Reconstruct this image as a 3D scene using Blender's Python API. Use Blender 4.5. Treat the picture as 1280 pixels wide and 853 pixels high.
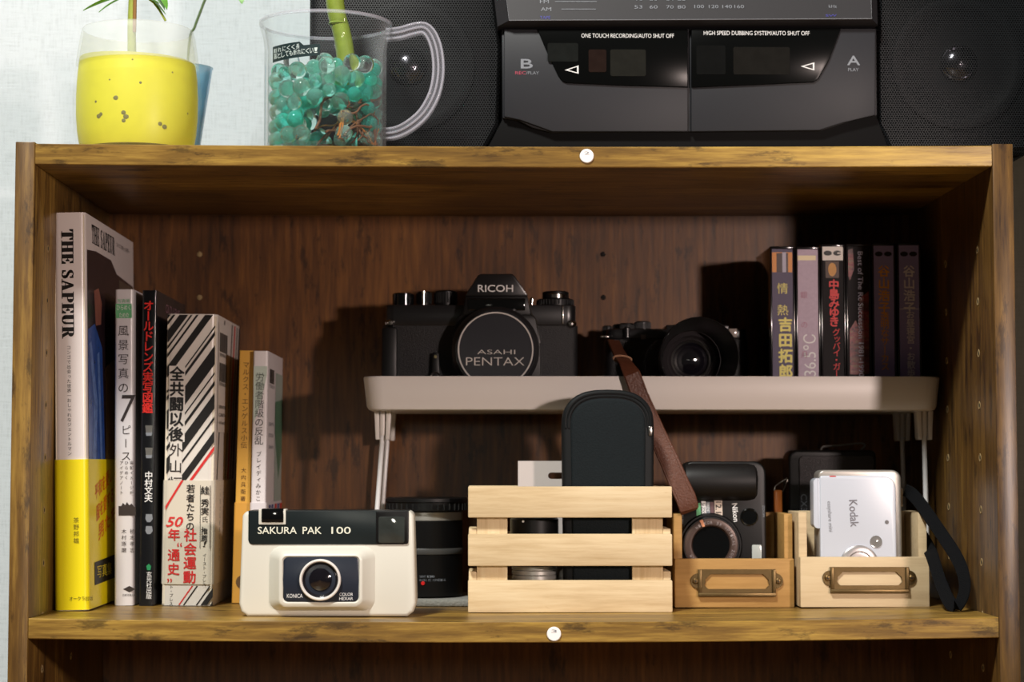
import bpy, bmesh, math, random
import numpy as np
from mathutils import Vector, Matrix

random.seed(7)
for o in list(bpy.data.objects):
    bpy.data.objects.remove(o)
SC = bpy.context.scene
COL = SC.collection
R = math.radians
V3 = Vector

# ------------------------------------------------------------------ camera
D, F, CZ = 1.185, 2500.0, 0.69          # distance to the bookcase front, focal length in pixels (1280 wide), eye height
TH, PS = math.atan(153.5 / F), math.atan(35.0 / F)
CAM = V3((0, -D, CZ))
FW = V3((math.sin(PS) * math.cos(TH), math.cos(PS) * math.cos(TH), math.sin(TH)))
RT = V3((math.cos(PS), -math.sin(PS), 0))
UP = RT.cross(FW)
cd = bpy.data.cameras.new('camera')
co = bpy.data.objects.new('camera', cd)
COL.objects.link(co)
co.matrix_world = Matrix(((RT.x, UP.x, -FW.x, CAM.x), (RT.y, UP.y, -FW.y, CAM.y), (RT.z, UP.z, -FW.z, CAM.z), (0, 0, 0, 1)))
cd.sensor_width = 36.0
cd.lens = F / 1280 * 36.0
cd.clip_start = 0.05
cd.dof.use_dof = True
cd.dof.focus_distance = 1.22
cd.dof.aperture_fstop = 9.0
SC.camera = co
SC.cycles.max_bounces = 20; SC.cycles.transmission_bounces = 20; SC.cycles.transparent_max_bounces = 24

# ------------------------------------------------------------------ light
W = bpy.data.worlds.new('world'); SC.world = W; W.use_nodes = True
W.node_tree.nodes['Background'].inputs[0].default_value = (1.0, 0.9, 0.75, 1)
W.node_tree.nodes['Background'].inputs[1].default_value = 0.032


def area(name, loc, target, sx, sy, power, col):
    l = bpy.data.lights.new(name, 'AREA'); l.shape = 'RECTANGLE'; l.size = sx; l.size_y = sy
    l.energy = power; l.color = col
    o = bpy.data.objects.new(name, l); COL.objects.link(o); o.location = loc
    o.rotation_euler = (V3(target) - V3(loc)).to_track_quat('-Z', 'Y').to_euler()
    return o


area('ceiling_lamp', (-0.50, -1.10, 2.26), (0, 0, 0.78), 0.22, 0.22, 51, (1.0, 0.985, 0.92))
sp = bpy.data.lights.new('desk_lamp', 'SPOT'); sp.energy = 35; sp.color = (1.0, 0.81, 0.735)
sp.spot_size = R(44); sp.spot_blend = 0.12; sp.shadow_soft_size = 0.035
so = bpy.data.objects.new('desk_lamp', sp); COL.objects.link(so); so.location = (0.68, -1.0, 0.880)
so.rotation_euler = (V3((-0.17, 0.05, 0.77)) - so.location).to_track_quat('-Z', 'Y').to_euler()

s3 = bpy.data.lights.new('low_lamp', 'SPOT'); s3.energy = 4.5; s3.color = (1.0, 0.96, 0.82)
s3.spot_size = R(62); s3.spot_blend = 0.22; s3.shadow_soft_size = 0.06
s3o = bpy.data.objects.new('low_lamp', s3); COL.objects.link(s3o); s3o.location = (-0.15, -1.25, 0.80)
s3o.rotation_euler = (V3((-0.12, 0.05, 0.0)) - s3o.location).to_track_quat('-Z', 'Y').to_euler()

SC.view_settings.view_transform = 'Standard'
SC.view_settings.look = 'None'
SC.view_settings.gamma = 1.0
SC.view_settings.use_curve_mapping = False
SC.view_settings.exposure = 0.0


# ------------------------------------------------------------------ helpers
def Q(px, py, y):
    d = FW * F + RT * (px - 640.0) + UP * (426.5 - py)
    t = (y - CAM.y) / d.y
    return CAM + d * t


def XZ(px, py, y):
    q = Q(px, py, y); return (q.x, q.z)


def lin(c):
    return tuple(((v / 255.0) / 12.92 if v / 255.0 <= 0.04045 else ((v / 255.0 + 0.055) / 1.055) ** 2.4) for v in c) + (1.0,)


MATS = {}


def mat(name, rgb, rough=0.5, metal=0.0, spec=0.5, trans=0.0, ior=1.45, coat=0.0, grain=0.0, gscale=400.0, bump=0.0, alpha=1.0, sss=0.0):
    """plain surface; grain = small procedural colour variation, bump = fine surface texture"""
    if name in MATS: return MATS[name]
    m = bpy.data.materials.new(name); m.use_nodes = True; MATS[name] = m
    nt = m.node_tree; b = nt.nodes['Principled BSDF']
    c = lin(rgb)
    b.inputs['Base Color'].default_value = c
    b.inputs['Roughness'].default_value = rough
    b.inputs['Metallic'].default_value = metal
    b.inputs['Specular IOR Level'].default_value = spec
    b.inputs['Transmission Weight'].default_value = trans
    b.inputs['IOR'].default_value = ior
    b.inputs['Coat Weight'].default_value = coat
    b.inputs['Coat Roughness'].default_value = 0.08
    b.inputs['Alpha'].default_value = alpha
    if sss: 
        b.inputs['Subsurface Weight'].default_value = sss
        b.inputs['Subsurface Scale'].default_value = 0.004
    if grain or bump:
        tc = nt.nodes.new('ShaderNodeTexCoord')
        n = nt.nodes.new('ShaderNodeTexNoise'); n.inputs['Scale'].default_value = gscale; n.inputs['Detail'].default_value = 3
        nt.links.new(tc.outputs['Object'], n.inputs['Vector'])
        if grain:
            mx = nt.nodes.new('ShaderNodeMix'); mx.data_type = 'RGBA'
            mx.inputs[6].default_value = tuple(v * (1 - grain) for v in c[:3]) + (1,)
            mx.inputs[7].default_value = tuple(min(1, v * (1 + grain)) for v in c[:3]) + (1,)
            nt.links.new(n.outputs['Fac'], mx.inputs[0]); nt.links.new(mx.outputs[2], b.inputs['Base Color'])
        if bump:
            bp = nt.nodes.new('ShaderNodeBump'); bp.inputs['Strength'].default_value = bump; bp.inputs['Distance'].default_value = 0.0006
            nt.links.new(n.outputs['Fac'], bp.inputs['Height']); nt.links.new(bp.outputs['Normal'], b.inputs['Normal'])
    return m


def wood(name, axis, dark, mid, light, stain=(25, 14, 10), stretch=14.0, stain_amt=0.62, rough=0.42, fine=260.0, big=9.0, spec=0.4):
    if name in MATS: return MATS[name]
    m = bpy.data.materials.new(name); m.use_nodes = True; MATS[name] = m
    nt = m.node_tree; N = nt.nodes; L = nt.links; b = N['Principled BSDF']
    tc = N.new('ShaderNodeTexCoord'); mp = N.new('ShaderNodeMapping')
    s = [1.0, 1.0, 1.0]; s[axis] = 1.0 / stretch
    mp.inputs['Scale'].default_value = s
    L.new(tc.outputs['Object'], mp.inputs['Vector'])
    n1 = N.new('ShaderNodeTexNoise'); n1.inputs['Scale'].default_value = fine; n1.inputs['Detail'].default_value = 5; n1.inputs['Roughness'].default_value = 0.65
    L.new(mp.outputs[0], n1.inputs['Vector'])
    mp2 = N.new('ShaderNodeMapping'); s2 = [1.0, 1.0, 1.0]; s2[axis] = 0.35
    mp2.inputs['Scale'].default_value = s2; L.new(tc.outputs['Object'], mp2.inputs['Vector'])
    n2 = N.new('ShaderNodeTexNoise'); n2.inputs['Scale'].default_value = big; n2.inputs['Detail'].default_value = 4; n2.inputs['Distortion'].default_value = 0.8
    L.new(mp2.outputs[0], n2.inputs['Vector'])
    ad = N.new('ShaderNodeMath'); ad.operation = 'MULTIPLY_ADD'; ad.inputs[1].default_value = 0.5
    L.new(n1.outputs['Fac'], ad.inputs[0])
    h = N.new('ShaderNodeMath'); h.operation = 'MULTIPLY'; h.inputs[1].default_value = 0.5
    L.new(n2.outputs['Fac'], h.inputs[0]); L.new(h.outputs[0], ad.inputs[2])
    rp = N.new('ShaderNodeValToRGB'); e = rp.color_ramp.elements
    e[0].position = 0.33; e[0].color = lin(dark); e[1].position = 0.68; e[1].color = lin(light)
    k = rp.color_ramp.elements.new(0.5); k.color = lin(mid)
    L.new(ad.outputs[0], rp.inputs[0])
    mp3 = N.new('ShaderNodeMapping'); s3 = [1.0, 1.0, 1.0]; s3[axis] = 0.28
    mp3.inputs['Scale'].default_value = s3; mp3.inputs['Location'].default_value = (3.1, 1.7, 0.4); L.new(tc.outputs['Object'], mp3.inputs['Vector'])
    n3 = N.new('ShaderNodeTexNoise'); n3.inputs['Scale'].default_value = 100; n3.inputs['Detail'].default_value = 6; n3.inputs['Roughness'].default_value = 0.7
    L.new(mp3.outputs[0], n3.inputs['Vector'])
    r3 = N.new('ShaderNodeValToRGB'); r3.color_ramp.elements[0].position = stain_amt; r3.color_ramp.elements[1].position = stain_amt + 0.08
    L.new(n3.outputs['Fac'], r3.inputs[0])
    mx = N.new('ShaderNodeMix'); mx.data_type = 'RGBA'; mx.inputs[7].default_value = lin(stain)
    sc = N.new('ShaderNodeMath'); sc.operation = 'MULTIPLY'; sc.inputs[1].default_value = 0.62
    L.new(r3.outputs[0], sc.inputs[0]); L.new(sc.outputs[0], mx.inputs[0]); L.new(rp.outputs[0], mx.inputs[6])
    L.new(mx.outputs[2], b.inputs['Base Color'])
    b.inputs['Roughness'].default_value = rough; b.inputs['Specular IOR Level'].default_value = spec
    bp = N.new('ShaderNodeBump'); bp.inputs['Strength'].default_value = 0.15; bp.inputs['Distance'].default_value = 0.0005
    L.new(n1.outputs['Fac'], bp.inputs['Height']); L.new(bp.outputs[0], b.inputs['Normal'])
    return m


GLYPH = {}


def glyphs(s, off=0.0):
    key = (s, off)
    if key not in GLYPH:
        c = bpy.data.curves.new('t', 'FONT'); c.body = s; c.fill_mode = 'FRONT'; c.offset = off; c.resolution_u = 3
        o = bpy.data.objects.new('t', c); COL.objects.link(o)
        dg = bpy.context.evaluated_depsgraph_get(); dg.update()
        me = bpy.data.meshes.new_from_object(o.evaluated_get(dg))
        vs = [(v.co.x, v.co.y) for v in me.vertices]; fs = [tuple(p.vertices) for p in me.polygons]
        bpy.data.objects.remove(o); bpy.data.curves.remove(c); bpy.data.meshes.remove(me)
        GLYPH[key] = (vs, fs)
    return GLYPH[key]


def clip_poly(poly, x0, x1, y0, y1):
    for ax, lim, sg in ((0, x0, 1), (0, x1, -1), (1, y0, 1), (1, y1, -1)):
        out = []
        for i, p in enumerate(poly):
            q = poly[i - 1]
            pin = (p[ax] - lim) * sg >= 0; qin = (q[ax] - lim) * sg >= 0
            if pin != qin:
                t = (lim - q[ax]) / (p[ax] - q[ax])
                out.append((q[0] + t * (p[0] - q[0]), q[1] + t * (p[1] - q[1])))
            if pin: out.append(p)
        poly = out
        if len(poly) < 3: return []
    return poly


FX, FZ, FN = V3((1, 0, 0)), V3((0, 0, 1)), V3((0, -1, 0))      # facing the camera
DN = V3((0, 0, -1)); YY = V3((0, 1, 0))


class MB:
    """collects shapes in world coordinates and links them as ONE mesh object"""
    def __init__(s):
        s.v = []; s.f = []; s.mi = []; s.ms = []

    def _m(s, m):
        if m not in s.ms: s.ms.append(m)
        return s.ms.index(m)

    def raw(s, vs, fs, m):
        b = len(s.v); k = s._m(m)
        s.v += [V3(v) for v in vs]
        for f in fs:
            s.f.append([b + i for i in f]); s.mi.append(k)
        return s

    def bm(s, bm, m):
        bm.verts.ensure_lookup_table(); bm.verts.index_update()
        s.raw([v.co.copy() for v in bm.verts], [[v.index for v in f.verts] for f in bm.faces], m); bm.free()
        return s

    def box(s, x0, x1, y0, y1, z0, z1, m, b=0.0, seg=2):
        bm = bmesh.new(); bmesh.ops.create_cube(bm, size=1)
        for v in bm.verts:
            v.co = V3(((x0 + x1) / 2 + v.co.x * (x1 - x0), (y0 + y1) / 2 + v.co.y * (y1 - y0), (z0 + z1) / 2 + v.co.z * (z1 - z0)))
        if b: bmesh.ops.bevel(bm, geom=list(bm.edges), offset=b, segments=seg, affect='EDGES', profile=0.5)
        return s.bm(bm, m)

    def prism(s, pts, y0, y1, m, b=0.0, seg=2, O=None, U=FX, V=FZ, N=YY):
        """polygon (u,v) extruded along N from y0 to y1"""
        O = O or V3((0, 0, 0)); bm = bmesh.new()
        a = [bm.verts.new(O + U * p[0] + V * p[1] + N * y0) for p in pts]
        c = [bm.verts.new(O + U * p[0] + V * p[1] + N * y1) for p in pts]
        n = len(pts)
        bm.faces.new(a); bm.faces.new(c[::-1])
        for i in range(n): bm.faces.new((a[i], c[i], c[(i + 1) % n], a[(i + 1) % n]))
        bmesh.ops.recalc_face_normals(bm, faces=bm.faces)
        if b:
            bm.normal_update()
            ed = [e for e in bm.edges if e.calc_face_angle(0) > R(40)]
            bmesh.ops.bevel(bm, geom=ed, offset=b, segments=seg, affect='EDGES', profile=0.5, clamp_overlap=True)
        return s.bm(bm, m)

    def loft(s, loops, m, cap0=True, cap1=True, closed=True):
        n = len(loops[0]); vs = [p for l in loops for p in l]; fs = []
        for i in range(len(loops) - 1):
            for j in range(n if closed else n - 1):
                k = (j + 1) % n
                fs.append((i * n + j, i * n + k, (i + 1) * n + k, (i + 1) * n + j))
        if cap0: fs.append(tuple(range(n))[::-1])
        if cap1: fs.append(tuple((len(loops) - 1) * n + j for j in range(n)))
        return s.raw(vs, fs, m)

    def lathe(s, prof, O, m, N=FZ, seg=40, a0=0.0, a1=2 * math.pi, closed_prof=False):
        """profile of (radius, height along N)"""
        N = N.normalized(); U = N.orthogonal().normalized(); Vv = N.cross(U); O = V3(O)
        vs = []; fs = []; n = len(prof); full = abs(a1 - a0 - 2 * math.pi) < 1e-6
        cnt = seg if full else seg + 1
        for j in range(cnt):
            a = a0 + (a1 - a0) * j / seg
            d = U * math.cos(a) + Vv * math.sin(a)
            for r, h in prof: vs.append(O + N * h + d * max(r, 1e-6))
        for j in range(seg):
            k = (j + 1) % cnt
            for i in range(n if closed_prof else n - 1):
                i2 = (i + 1) % n
                fs.append((j * n + i, k * n + i, k * n + i2, j * n + i2))
        return s.raw(vs, fs, m)

    def disc(s, O, r, h, m, N=FN, seg=32, b=0.0):
        b = b or min(r, abs(h)) * 0.1
        return s.lathe([(0, 0), (r, 0), (r, h - b), (r - b, h), (0, h)], O, m, N, seg)

    def tube(s, pts, r, m, seg=8, caps=True):
        pts = [V3(p) for p in pts]; loops = []
        rs = r if isinstance(r, (list, tuple)) else [r] * len(pts)
        up = None
        for i, p in enumerate(pts):
            t = (pts[min(i + 1, len(pts) - 1)] - pts[max(i - 1, 0)]).normalized()
            if up is None: up = t.orthogonal().normalized()
            up = (up - t * up.dot(t)).normalized(); w = t.cross(up)
            loops.append([p + (up * math.cos(a) + w * math.sin(a)) * rs[i] for a in [2 * math.pi * j / seg for j in range(seg)]])
        return s.loft(loops, m, caps, caps)

    def ribbon(s, pts, wd, w, t, m):
        """strap: centre points, width directions, width, thickness"""
        pts = [V3(p) for p in pts]; loops = []
        ws = w if isinstance(w, (list, tuple)) else [w] * len(pts)
        for i, p in enumerate(pts):
            tg = (pts[min(i + 1, len(pts) - 1)] - pts[max(i - 1, 0)]).normalized()
            d = V3(wd[i] if isinstance(wd, list) else wd); d = (d - tg * d.dot(tg)).normalized(); n = tg.cross(d)
            a = d * ws[i] / 2; c = n * t / 2; e = d * (ws[i] / 2 - t * 0.4)
            loops.append([p + e + c, p + a, p + e - c, p - e - c, p - a, p - e + c])
        return s.loft(loops, m)

    def flat(s, pts, m):
        return s.raw(pts, [tuple(range(len(pts)))], m)

    def text(s, t, m, O, w, h, U=FX, V=FZ, off=0.0, shear=0.0, gap=0.0):
        """lettering fitted to w x h with its lower left corner at O; w None keeps the letters' own width"""
        if off > 0:
            O = V3(O); d = off * h * .9; nn_ = U.cross(V).normalized() * .000012
            for k, (du, dv) in enumerate(((-d, 0), (d, 0), (0, d), (0, -d))): s.text(t, m, O + U * du + V * dv + nn_ * (k + 1), w, h, U, V, 0.0, shear)
            off = 0.0
        vs, fs = glyphs(t, off)
        if not vs: return s
        x0 = min(v[0] for v in vs); x1 = max(v[0] for v in vs); y0 = min(v[1] for v in vs); y1 = max(v[1] for v in vs)
        ky = h / (y1 - y0); kx = ky if w is None else w / (x1 - x0)
        O = V3(O)
        return s.raw([O + U * ((v[0] - x0) * kx + shear * (v[1] - y0) * ky) + V * ((v[1] - y0) * ky) for v in vs], fs, m)

    def vtext(s, t, m, top, em, pitch, U=FX, V=FZ, off=0.0, sx=1.0):
        """vertical Japanese lettering, top = centre of the first cell's upper side"""
        top = V3(top); y = 0.0
        for ch in t:
            if ch != ' ':
                vs, fs = glyphs(ch, 0.0)
                if vs:
                    rot = ch in 'ー：・~…'
                    small = ch in 'ッャュョィァェゃっゅょ'
                    pts = []
                    for x, yy in vs:
                        u, v = x - 0.5, yy - 0.36
                        if ord(ch) < 256:
                            xs = [q[0] for q in vs]; u = x - (min(xs) + max(xs)) / 2
                        if rot: u, v = -v, -u
                        if small: u += 0.08; v += 0.08
                        pts.append(top + U * (u * em * sx) + V * (-(y + pitch / 2) + v * em))
                    d = off * em * 1.5; nn_ = U.cross(V).normalized() * .000012
                    for k, (du, dv) in enumerate(((0, 0),) if off <= 0 else ((-d, 0), (d, 0), (0, d), (0, -d), (0, 0))):
                        s.raw([p + U * du + V * dv + nn_ * k for p in pts], fs, m)
                y += pitch
            else:
                y += pitch * 0.5
        return s

    def build(s, name, parent=None, sharp=35, local=False):
        me = bpy.data.meshes.new(name)
        off = V3((0, 0, 0))
        if parent is not None and not local:
            p = parent
            while p is not None: off = off + V3(p.location); p = p.parent
        me.from_pydata([v - off for v in s.v], [], s.f)
        for m in s.ms: me.materials.append(m)
        me.polygons.foreach_set('material_index', s.mi)
        me.polygons.foreach_set('use_smooth', [True] * len(s.f))
        me.update(); me.set_sharp_from_angle(angle=R(sharp))
        o = bpy.data.objects.new(name, me); COL.objects.link(o)
        if parent is not None: o.parent = parent
        return o


def thing(name, label, cat, loc, group=None):
    o = bpy.data.objects.new(name, None); COL.objects.link(o); o.location = loc; o.empty_display_size = 0.01
    o['label'] = label; o['category'] = cat
    if group: o['group'] = group
    return o


def tag(o, label, cat, group=None):
    o['label'] = label; o['category'] = cat
    if group: o['group'] = group
    return o


def own_origin(o, loc):
    loc = V3(loc)
    for v in o.data.vertices: v.co -= loc
    o.location = loc
    return o


def rrect(x0, x1, z0, z1, r, n=5):
    """rounded rectangle; r may be four radii (lower left, lower right, upper right, upper left)"""
    rs = r if isinstance(r, (list, tuple)) else [r] * 4
    out = []
    for (cx, cz, a0, rr) in ((x0, z0, 180, rs[0]), (x1, z0, 270, rs[1]), (x1, z1, 0, rs[2]), (x0, z1, 90, rs[3])):
        sx = 1 if cx == x0 else -1; sz = 1 if cz == z0 else -1
        if rr <= 0: out.append((cx, cz)); continue
        for i in range(n + 1):
            a = R(a0 + 90 * i / n); out.append((cx + sx * rr + rr * math.cos(a), cz + sz * rr + rr * math.sin(a)))
    return out


# ------------------------------------------------------------------ materials
BW = dict(dark=(62, 42, 22), mid=(125, 95, 42), light=(190, 155, 72), stain=(30, 20, 15), stain_amt=0.545, rough=0.36)
M_wx = wood('rustic_wood_across', 0, **BW)
M_wz = wood('rustic_wood_upright', 2, **dict(BW, dark=(50, 33, 19), mid=(102, 74, 35), light=(160, 126, 60)))
M_wb = wood('dark_rustic_backboard', 2, dark=(44, 27, 17), mid=(96, 60, 29), light=(138, 91, 43), stain=(24, 16, 12), stain_amt=0.56, rough=0.45, big=7)
PALE = dict(dark=(186, 160, 120), mid=(212, 190, 152), light=(226, 209, 174), stain=(184, 152, 108), stain_amt=0.66, rough=0.6, spec=0.25)
M_pine = wood('pale_pine', 0, **PALE)
M_pinez = wood('pale_pine_upright', 2, **PALE)
OAK = dict(dark=(152, 114, 62), mid=(174, 134, 78), light=(188, 148, 90), stain=(160, 110, 60), stain_amt=0.68, rough=0.55, spec=0.25)
M_oak = wood('honey_wood', 0, **OAK)
BEE = dict(dark=(186, 162, 128), mid=(204, 182, 146), light=(216, 196, 162), stain=(180, 146, 108), stain_amt=0.66, rough=0.55, spec=0.25)
M_beech = wood('washed_wood', 0, **BEE)
M_black = mat('black_plastic', (13, 13, 14), 0.42, spec=.35, grain=0.2)
M_blackm = mat('black_satin_metal', (24, 24, 26), 0.3, spec=0.6)
M_leather = mat('black_leatherette', (22, 22, 24), 0.5, bump=0.8, gscale=1500)
M_gloss = mat('black_glossy_plastic', (10, 11, 12), 0.08, coat=0.5)
M_chrome = mat('chrome', (215, 210, 205), 0.18, metal=1.0)
M_silver = mat('silver_ring', (170, 168, 165), 0.3, metal=1.0)
M_white = mat('white_plastic', (226, 221, 216), 0.38, spec=0.4)
M_wire = mat('white_coated_wire', (225, 225, 226), 0.3)
M_cream = mat('cream_plastic', (216, 214, 203), 0.33, spec=0.5)
M_wprint = mat('white_print', (225, 225, 225), 0.5)
M_gprint = mat('grey_print', (125, 130, 138), 0.5)
M_kprint = mat('black_print', (22, 20, 20), 0.5)
M_rprint = mat('red_print', (205, 40, 40), 0.5)
M_paper = mat('page_paper', (225, 215, 195), 0.8, grain=0.1)
M_glass = mat('clear_glass', (255, 255, 255), 0.02, trans=1.0, ior=1.42)
M_lens = mat('coated_lens', (18, 16, 22), 0.04, spec=1.0, coat=1.0)

# ------------------------------------------------------------------ the room
mw = bpy.data.materials.new('linen_wallpaper'); mw.use_nodes = True
nt = mw.node_tree; b = nt.nodes['Principled BSDF']; b.inputs['Roughness'].default_value = 0.8
tc = nt.nodes.new('ShaderNodeTexCoord'); hs = []
for sc in ((3000, 1, 160), (160, 1, 3000)):
    mp = nt.nodes.new('ShaderNodeMapping'); mp.inputs['Scale'].default_value = sc; nt.links.new(tc.outputs['Object'], mp.inputs['Vector'])
    n = nt.nodes.new('ShaderNodeTexNoise'); n.inputs['Scale'].default_value = 0.45; n.inputs['Detail'].default_value = 2
    nt.links.new(mp.outputs[0], n.inputs['Vector']); hs.append(n)
ad = nt.nodes.new('ShaderNodeMath'); ad.operation = 'ADD'
nt.links.new(hs[0].outputs['Fac'], ad.inputs[0]); nt.links.new(hs[1].outputs['Fac'], ad.inputs[1])
rp = nt.nodes.new('ShaderNodeValToRGB'); rp.color_ramp.elements[0].position = 0.7; rp.color_ramp.elements[1].position = 1.3
rp.color_ramp.elements[0].color = lin((194, 203, 207)); rp.color_ramp.elements[1].color = lin((212, 221, 226))
nt.links.new(ad.outputs[0], rp.inputs[0]); nt.links.new(rp.outputs[0], b.inputs['Base Color'])
bp = nt.nodes.new('ShaderNodeBump'); bp.inputs['Strength'].default_value = 0.3; bp.inputs['Distance'].default_value = 0.0006
nt.links.new(ad.outputs[0], bp.inputs['Height']); nt.links.new(bp.outputs[0], b.inputs['Normal'])
WY = 0.245
o = MB().box(-1.6, 1.6, WY, WY + 0.08, 0, 2.2, mw).build('wall_back'); o['kind'] = 'structure'
o = MB().box(-1.6, 1.6, -2.4, WY, -0.05, 0, wood('floor_boards', 0, (120, 90, 60), (150, 115, 78), (170, 135, 95))).build('floor'); o['kind'] = 'structure'

# ------------------------------------------------------------------ bookcase
XL0, XL1 = Q(14.4, 500, 0).x, Q(38.8, 500, 0).x
XR0, XR1 = Q(1245, 500, 0).x, Q(1271, 500, 0).x
ZT = Q(640, 178.5, 0).z
BD = 0.237                                         # inner depth
ZTB1, ZTB0 = Q(640, 183, 0).z, Q(640, 209, 0).z      # top board, at its sagging middle
ZS1, ZS0 = Q(640, 778.5, 0).z, Q(640, 804, 0).z      # shelf board, at its middle
HW = (XR0 - XL1) / 2; XM = (XR0 + XL1) / 2


def sag(x, a): return a * ((x - XM) / HW) ** 2


def zs(x): return ZS1 + sag(x, 0.0026)


def zt(x): return ZTB1 + sag(x, 0.0012)


bc = thing('bookcase', 'brown rustic wood-grain bookcase holding books and cameras against the white wall', 'bookcase', (XM, BD / 2, 0))
for x0, x1 in ((XL0, XL1), (XR0, XR1)):
    mb = MB().box(x0, x1, 0, BD + 0.003, 0, ZT, M_wz, 0.0006)
    xi, sg = (x1, 1) if x0 == XL0 else (x0, -1)
    raw = mat('raw_chipboard', (150, 128, 88), 0.8)
    hole = mat('hole_dark', (15, 10, 8), 0.8)
    for yy in (0.04, 0.125):
        for k in range(17):
            z = ZTB0 - 0.045 - k * 0.032
            mb.lathe([(0.0012, 0.0), (0.0023, 0.0003), (0.0026, 0.0)], (xi, yy, z), raw, V3((sg, 0, 0)), 14)
            mb.lathe([(0.0, 0.0001), (0.0013, 0.0001)], (xi, yy, z), hole, V3((sg, 0, 0)), 14)
    mb.build('side_panel', bc)


def board(name, za, zb, a, m):
    loops = []; n = 24
    for i in range(n + 1):
        x = XL1 + 0.0002 + (XR0 - XL1 - 0.0004) * i / n; d = sag(x, a); c = 0.0005
        loops.append([(x, 0.001 + c, zb + d), (x, 0.001, zb + d + c), (x, 0.001, za + d - c), (x, 0.001 + c, za + d), (x, BD, za + d), (x, BD, zb + d)])
    return MB().loft([[V3(p) for p in l] for l in loops], m).build(name, bc)


tb = board('top_board', ZTB1, ZTB0, 0.0012, M_wx)
sb = board('shelf_board', ZS1, ZS0, 0.0026, M_wx)
board('shelf_board', 0.335, 0.323, 0.001, M_wx)
board('shelf_board', 0.062, 0.05, 0.0, M_wx)
mb = MB().box(XL1, XR0, BD, BD + 0.003, 0.03, ZT - 0.002, M_wb)
for px, py, m_ in ((249.5, 318, raw), (249.5, 372, raw), (753.5, 318, hole), (754, 372, hole)):
    mb.lathe([(0, 0.0006), (0.0012, 0.0005), (0.0019, 0)], Q(px, py, BD), m_, FN, 16)
mb.build('back_panel', bc)
M_cap = mat('white_cap', (246, 244, 242), 0.4)
for (px, py, ch, bd) in ((733.5, 195, '2', tb), (692.5, 793, '3', sb)):
    q = Q(px, py, 0)
    mb = MB().disc((q.x, 0.001, q.z), 0.0042, 0.0012, M_cap, FN, 28, 0.0004)
    mb.text(ch, M_gprint, (q.x - 0.0016, -0.0003, q.z + 0.0008), 0.0032, 0.0018, U=V3((0, 0, -1)) if False else FX)
    cap = mb.build('screw_cap', bc); cap['label'] = 'round white numbered cap'

# ------------------------------------------------------------------ books
SERIF = {}


def sp_ellipse(cx, cy, rx, ry, a0, a1, tx, n=14):
    """one curved stroke, thick where it runs upright"""
    out = []
    for i in range(n):
        q = []
        for k in (i, i + 1):
            a = R(a0 + (a1 - a0) * k / n); t = 0.035 + tx * abs(math.cos(a))
            q.append(((cx + rx * math.cos(a), cy + ry * math.sin(a)), (cx + (rx - t) * math.cos(a), cy + (ry - 0.07) * math.sin(a))))
        out.append([q[0][0], q[1][0], q[1][1], q[0][1]])
    return out


def rc(x0, y0, x1, y1): return [(x0, y0), (x1, y0), (x1, y1), (x0, y1)]


SERIF['T'] = (0.86, [rc(.03, .93, .83, 1), [(.03, 1), (.03, .66), (.07, .66), (.2, .94)], [(.83, 1), (.83, .66), (.79, .66), (.66, .94)], rc(.3, 0, .56, 1), rc(.18, 0, .68, .06)])
SERIF['H'] = (1.0, [rc(.12, 0, .37, 1), rc(.63, 0, .88, 1), rc(.02, 0, .46, .06), rc(.54, 0, .98, .06), rc(.02, .94, .46, 1), rc(.54, .94, .98, 1), rc(.37, .47, .63, .54)])
SERIF['E'] = (0.84, [rc(.12, 0, .37, 1), rc(.02, 0, .78, .06), rc(.02, .94, .76, 1), rc(.37, .47, .56, .53), [(.56, .34), (.60, .34), (.60, .66), (.56, .66), (.48, .5)],
                     [(.76, 1), (.76, .68), (.72, .68), (.6, .95)], [(.8, 0), (.8, .34), (.76, .34), (.62, .05)]])
SERIF['S'] = (0.74, sp_ellipse(.36, .74, .30, .26, 30, 250, .14) + sp_ellipse(.37, .27, .31, .27, 70, -150, .16) + [[(.1, .72), (.18, .56), (.62, .44), (.64, .3), (.5, .42), (.24, .54)]] +
              [rc(.58, .68, .64, .98), rc(.08, .02, .14, .34), [(.10, .7), (.2, .5), (.66, .26), (.62, .48), (.28, .66)]])
SERIF['A'] = (0.98, [[(.1, .03), (.17, .03), (.53, 1), (.45, 1)], [(.56, .0), (.86, .0), (.54, 1), (.42, 1)], rc(.26, .28, .66, .34), rc(.0, 0, .3, .06), rc(.48, 0, .97, .06)])
SERIF['P'] = (0.84, [rc(.12, 0, .37, 1), rc(.02, 0, .5, .06), rc(.02, .94, .5, 1), rc(.37, .44, .5, .5)] + sp_ellipse(.48, .72, .34, .28, -90, 90, .20))
SERIF['R'] = (0.96, [rc(.12, 0, .37, 1), rc(.02, 0, .46, .06), rc(.02, .94, .5, 1), rc(.37, .48, .5, .54)] + sp_ellipse(.46, .74, .33, .26, -90, 90, .19) +
              [[(.44, .5), (.62, .5), (.84, .08), (.96, .06), (.96, 0), (.66, 0)]])
SERIF['U'] = (0.94, [rc(.12, .28, .37, 1), rc(.70, .28, .78, 1), rc(.02, .94, .48, 1), rc(.58, .94, .92, 1)] + sp_ellipse(.45, .3, .33, .31, 180, 360, .10) +
              [[(.12, .3), (.37, .3), (.42, .1), (.45, .0), (.3, .04), (.16, .16)]])


def serif_text(mb, t, m, O, h, length, U, V):
    tot = sum(0.42 if c == ' ' else SERIF[c][0] + 0.04 for c in t); k = length / tot; x = 0; O = V3(O)
    for c in t:
        if c == ' ': x += 0.42; continue
        w, polys = SERIF[c]
        for p in polys: mb.flat([O + U * ((x + a) * k) + V * (bb * h) for a, bb in p], m)
        x += w + 0.04


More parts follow.
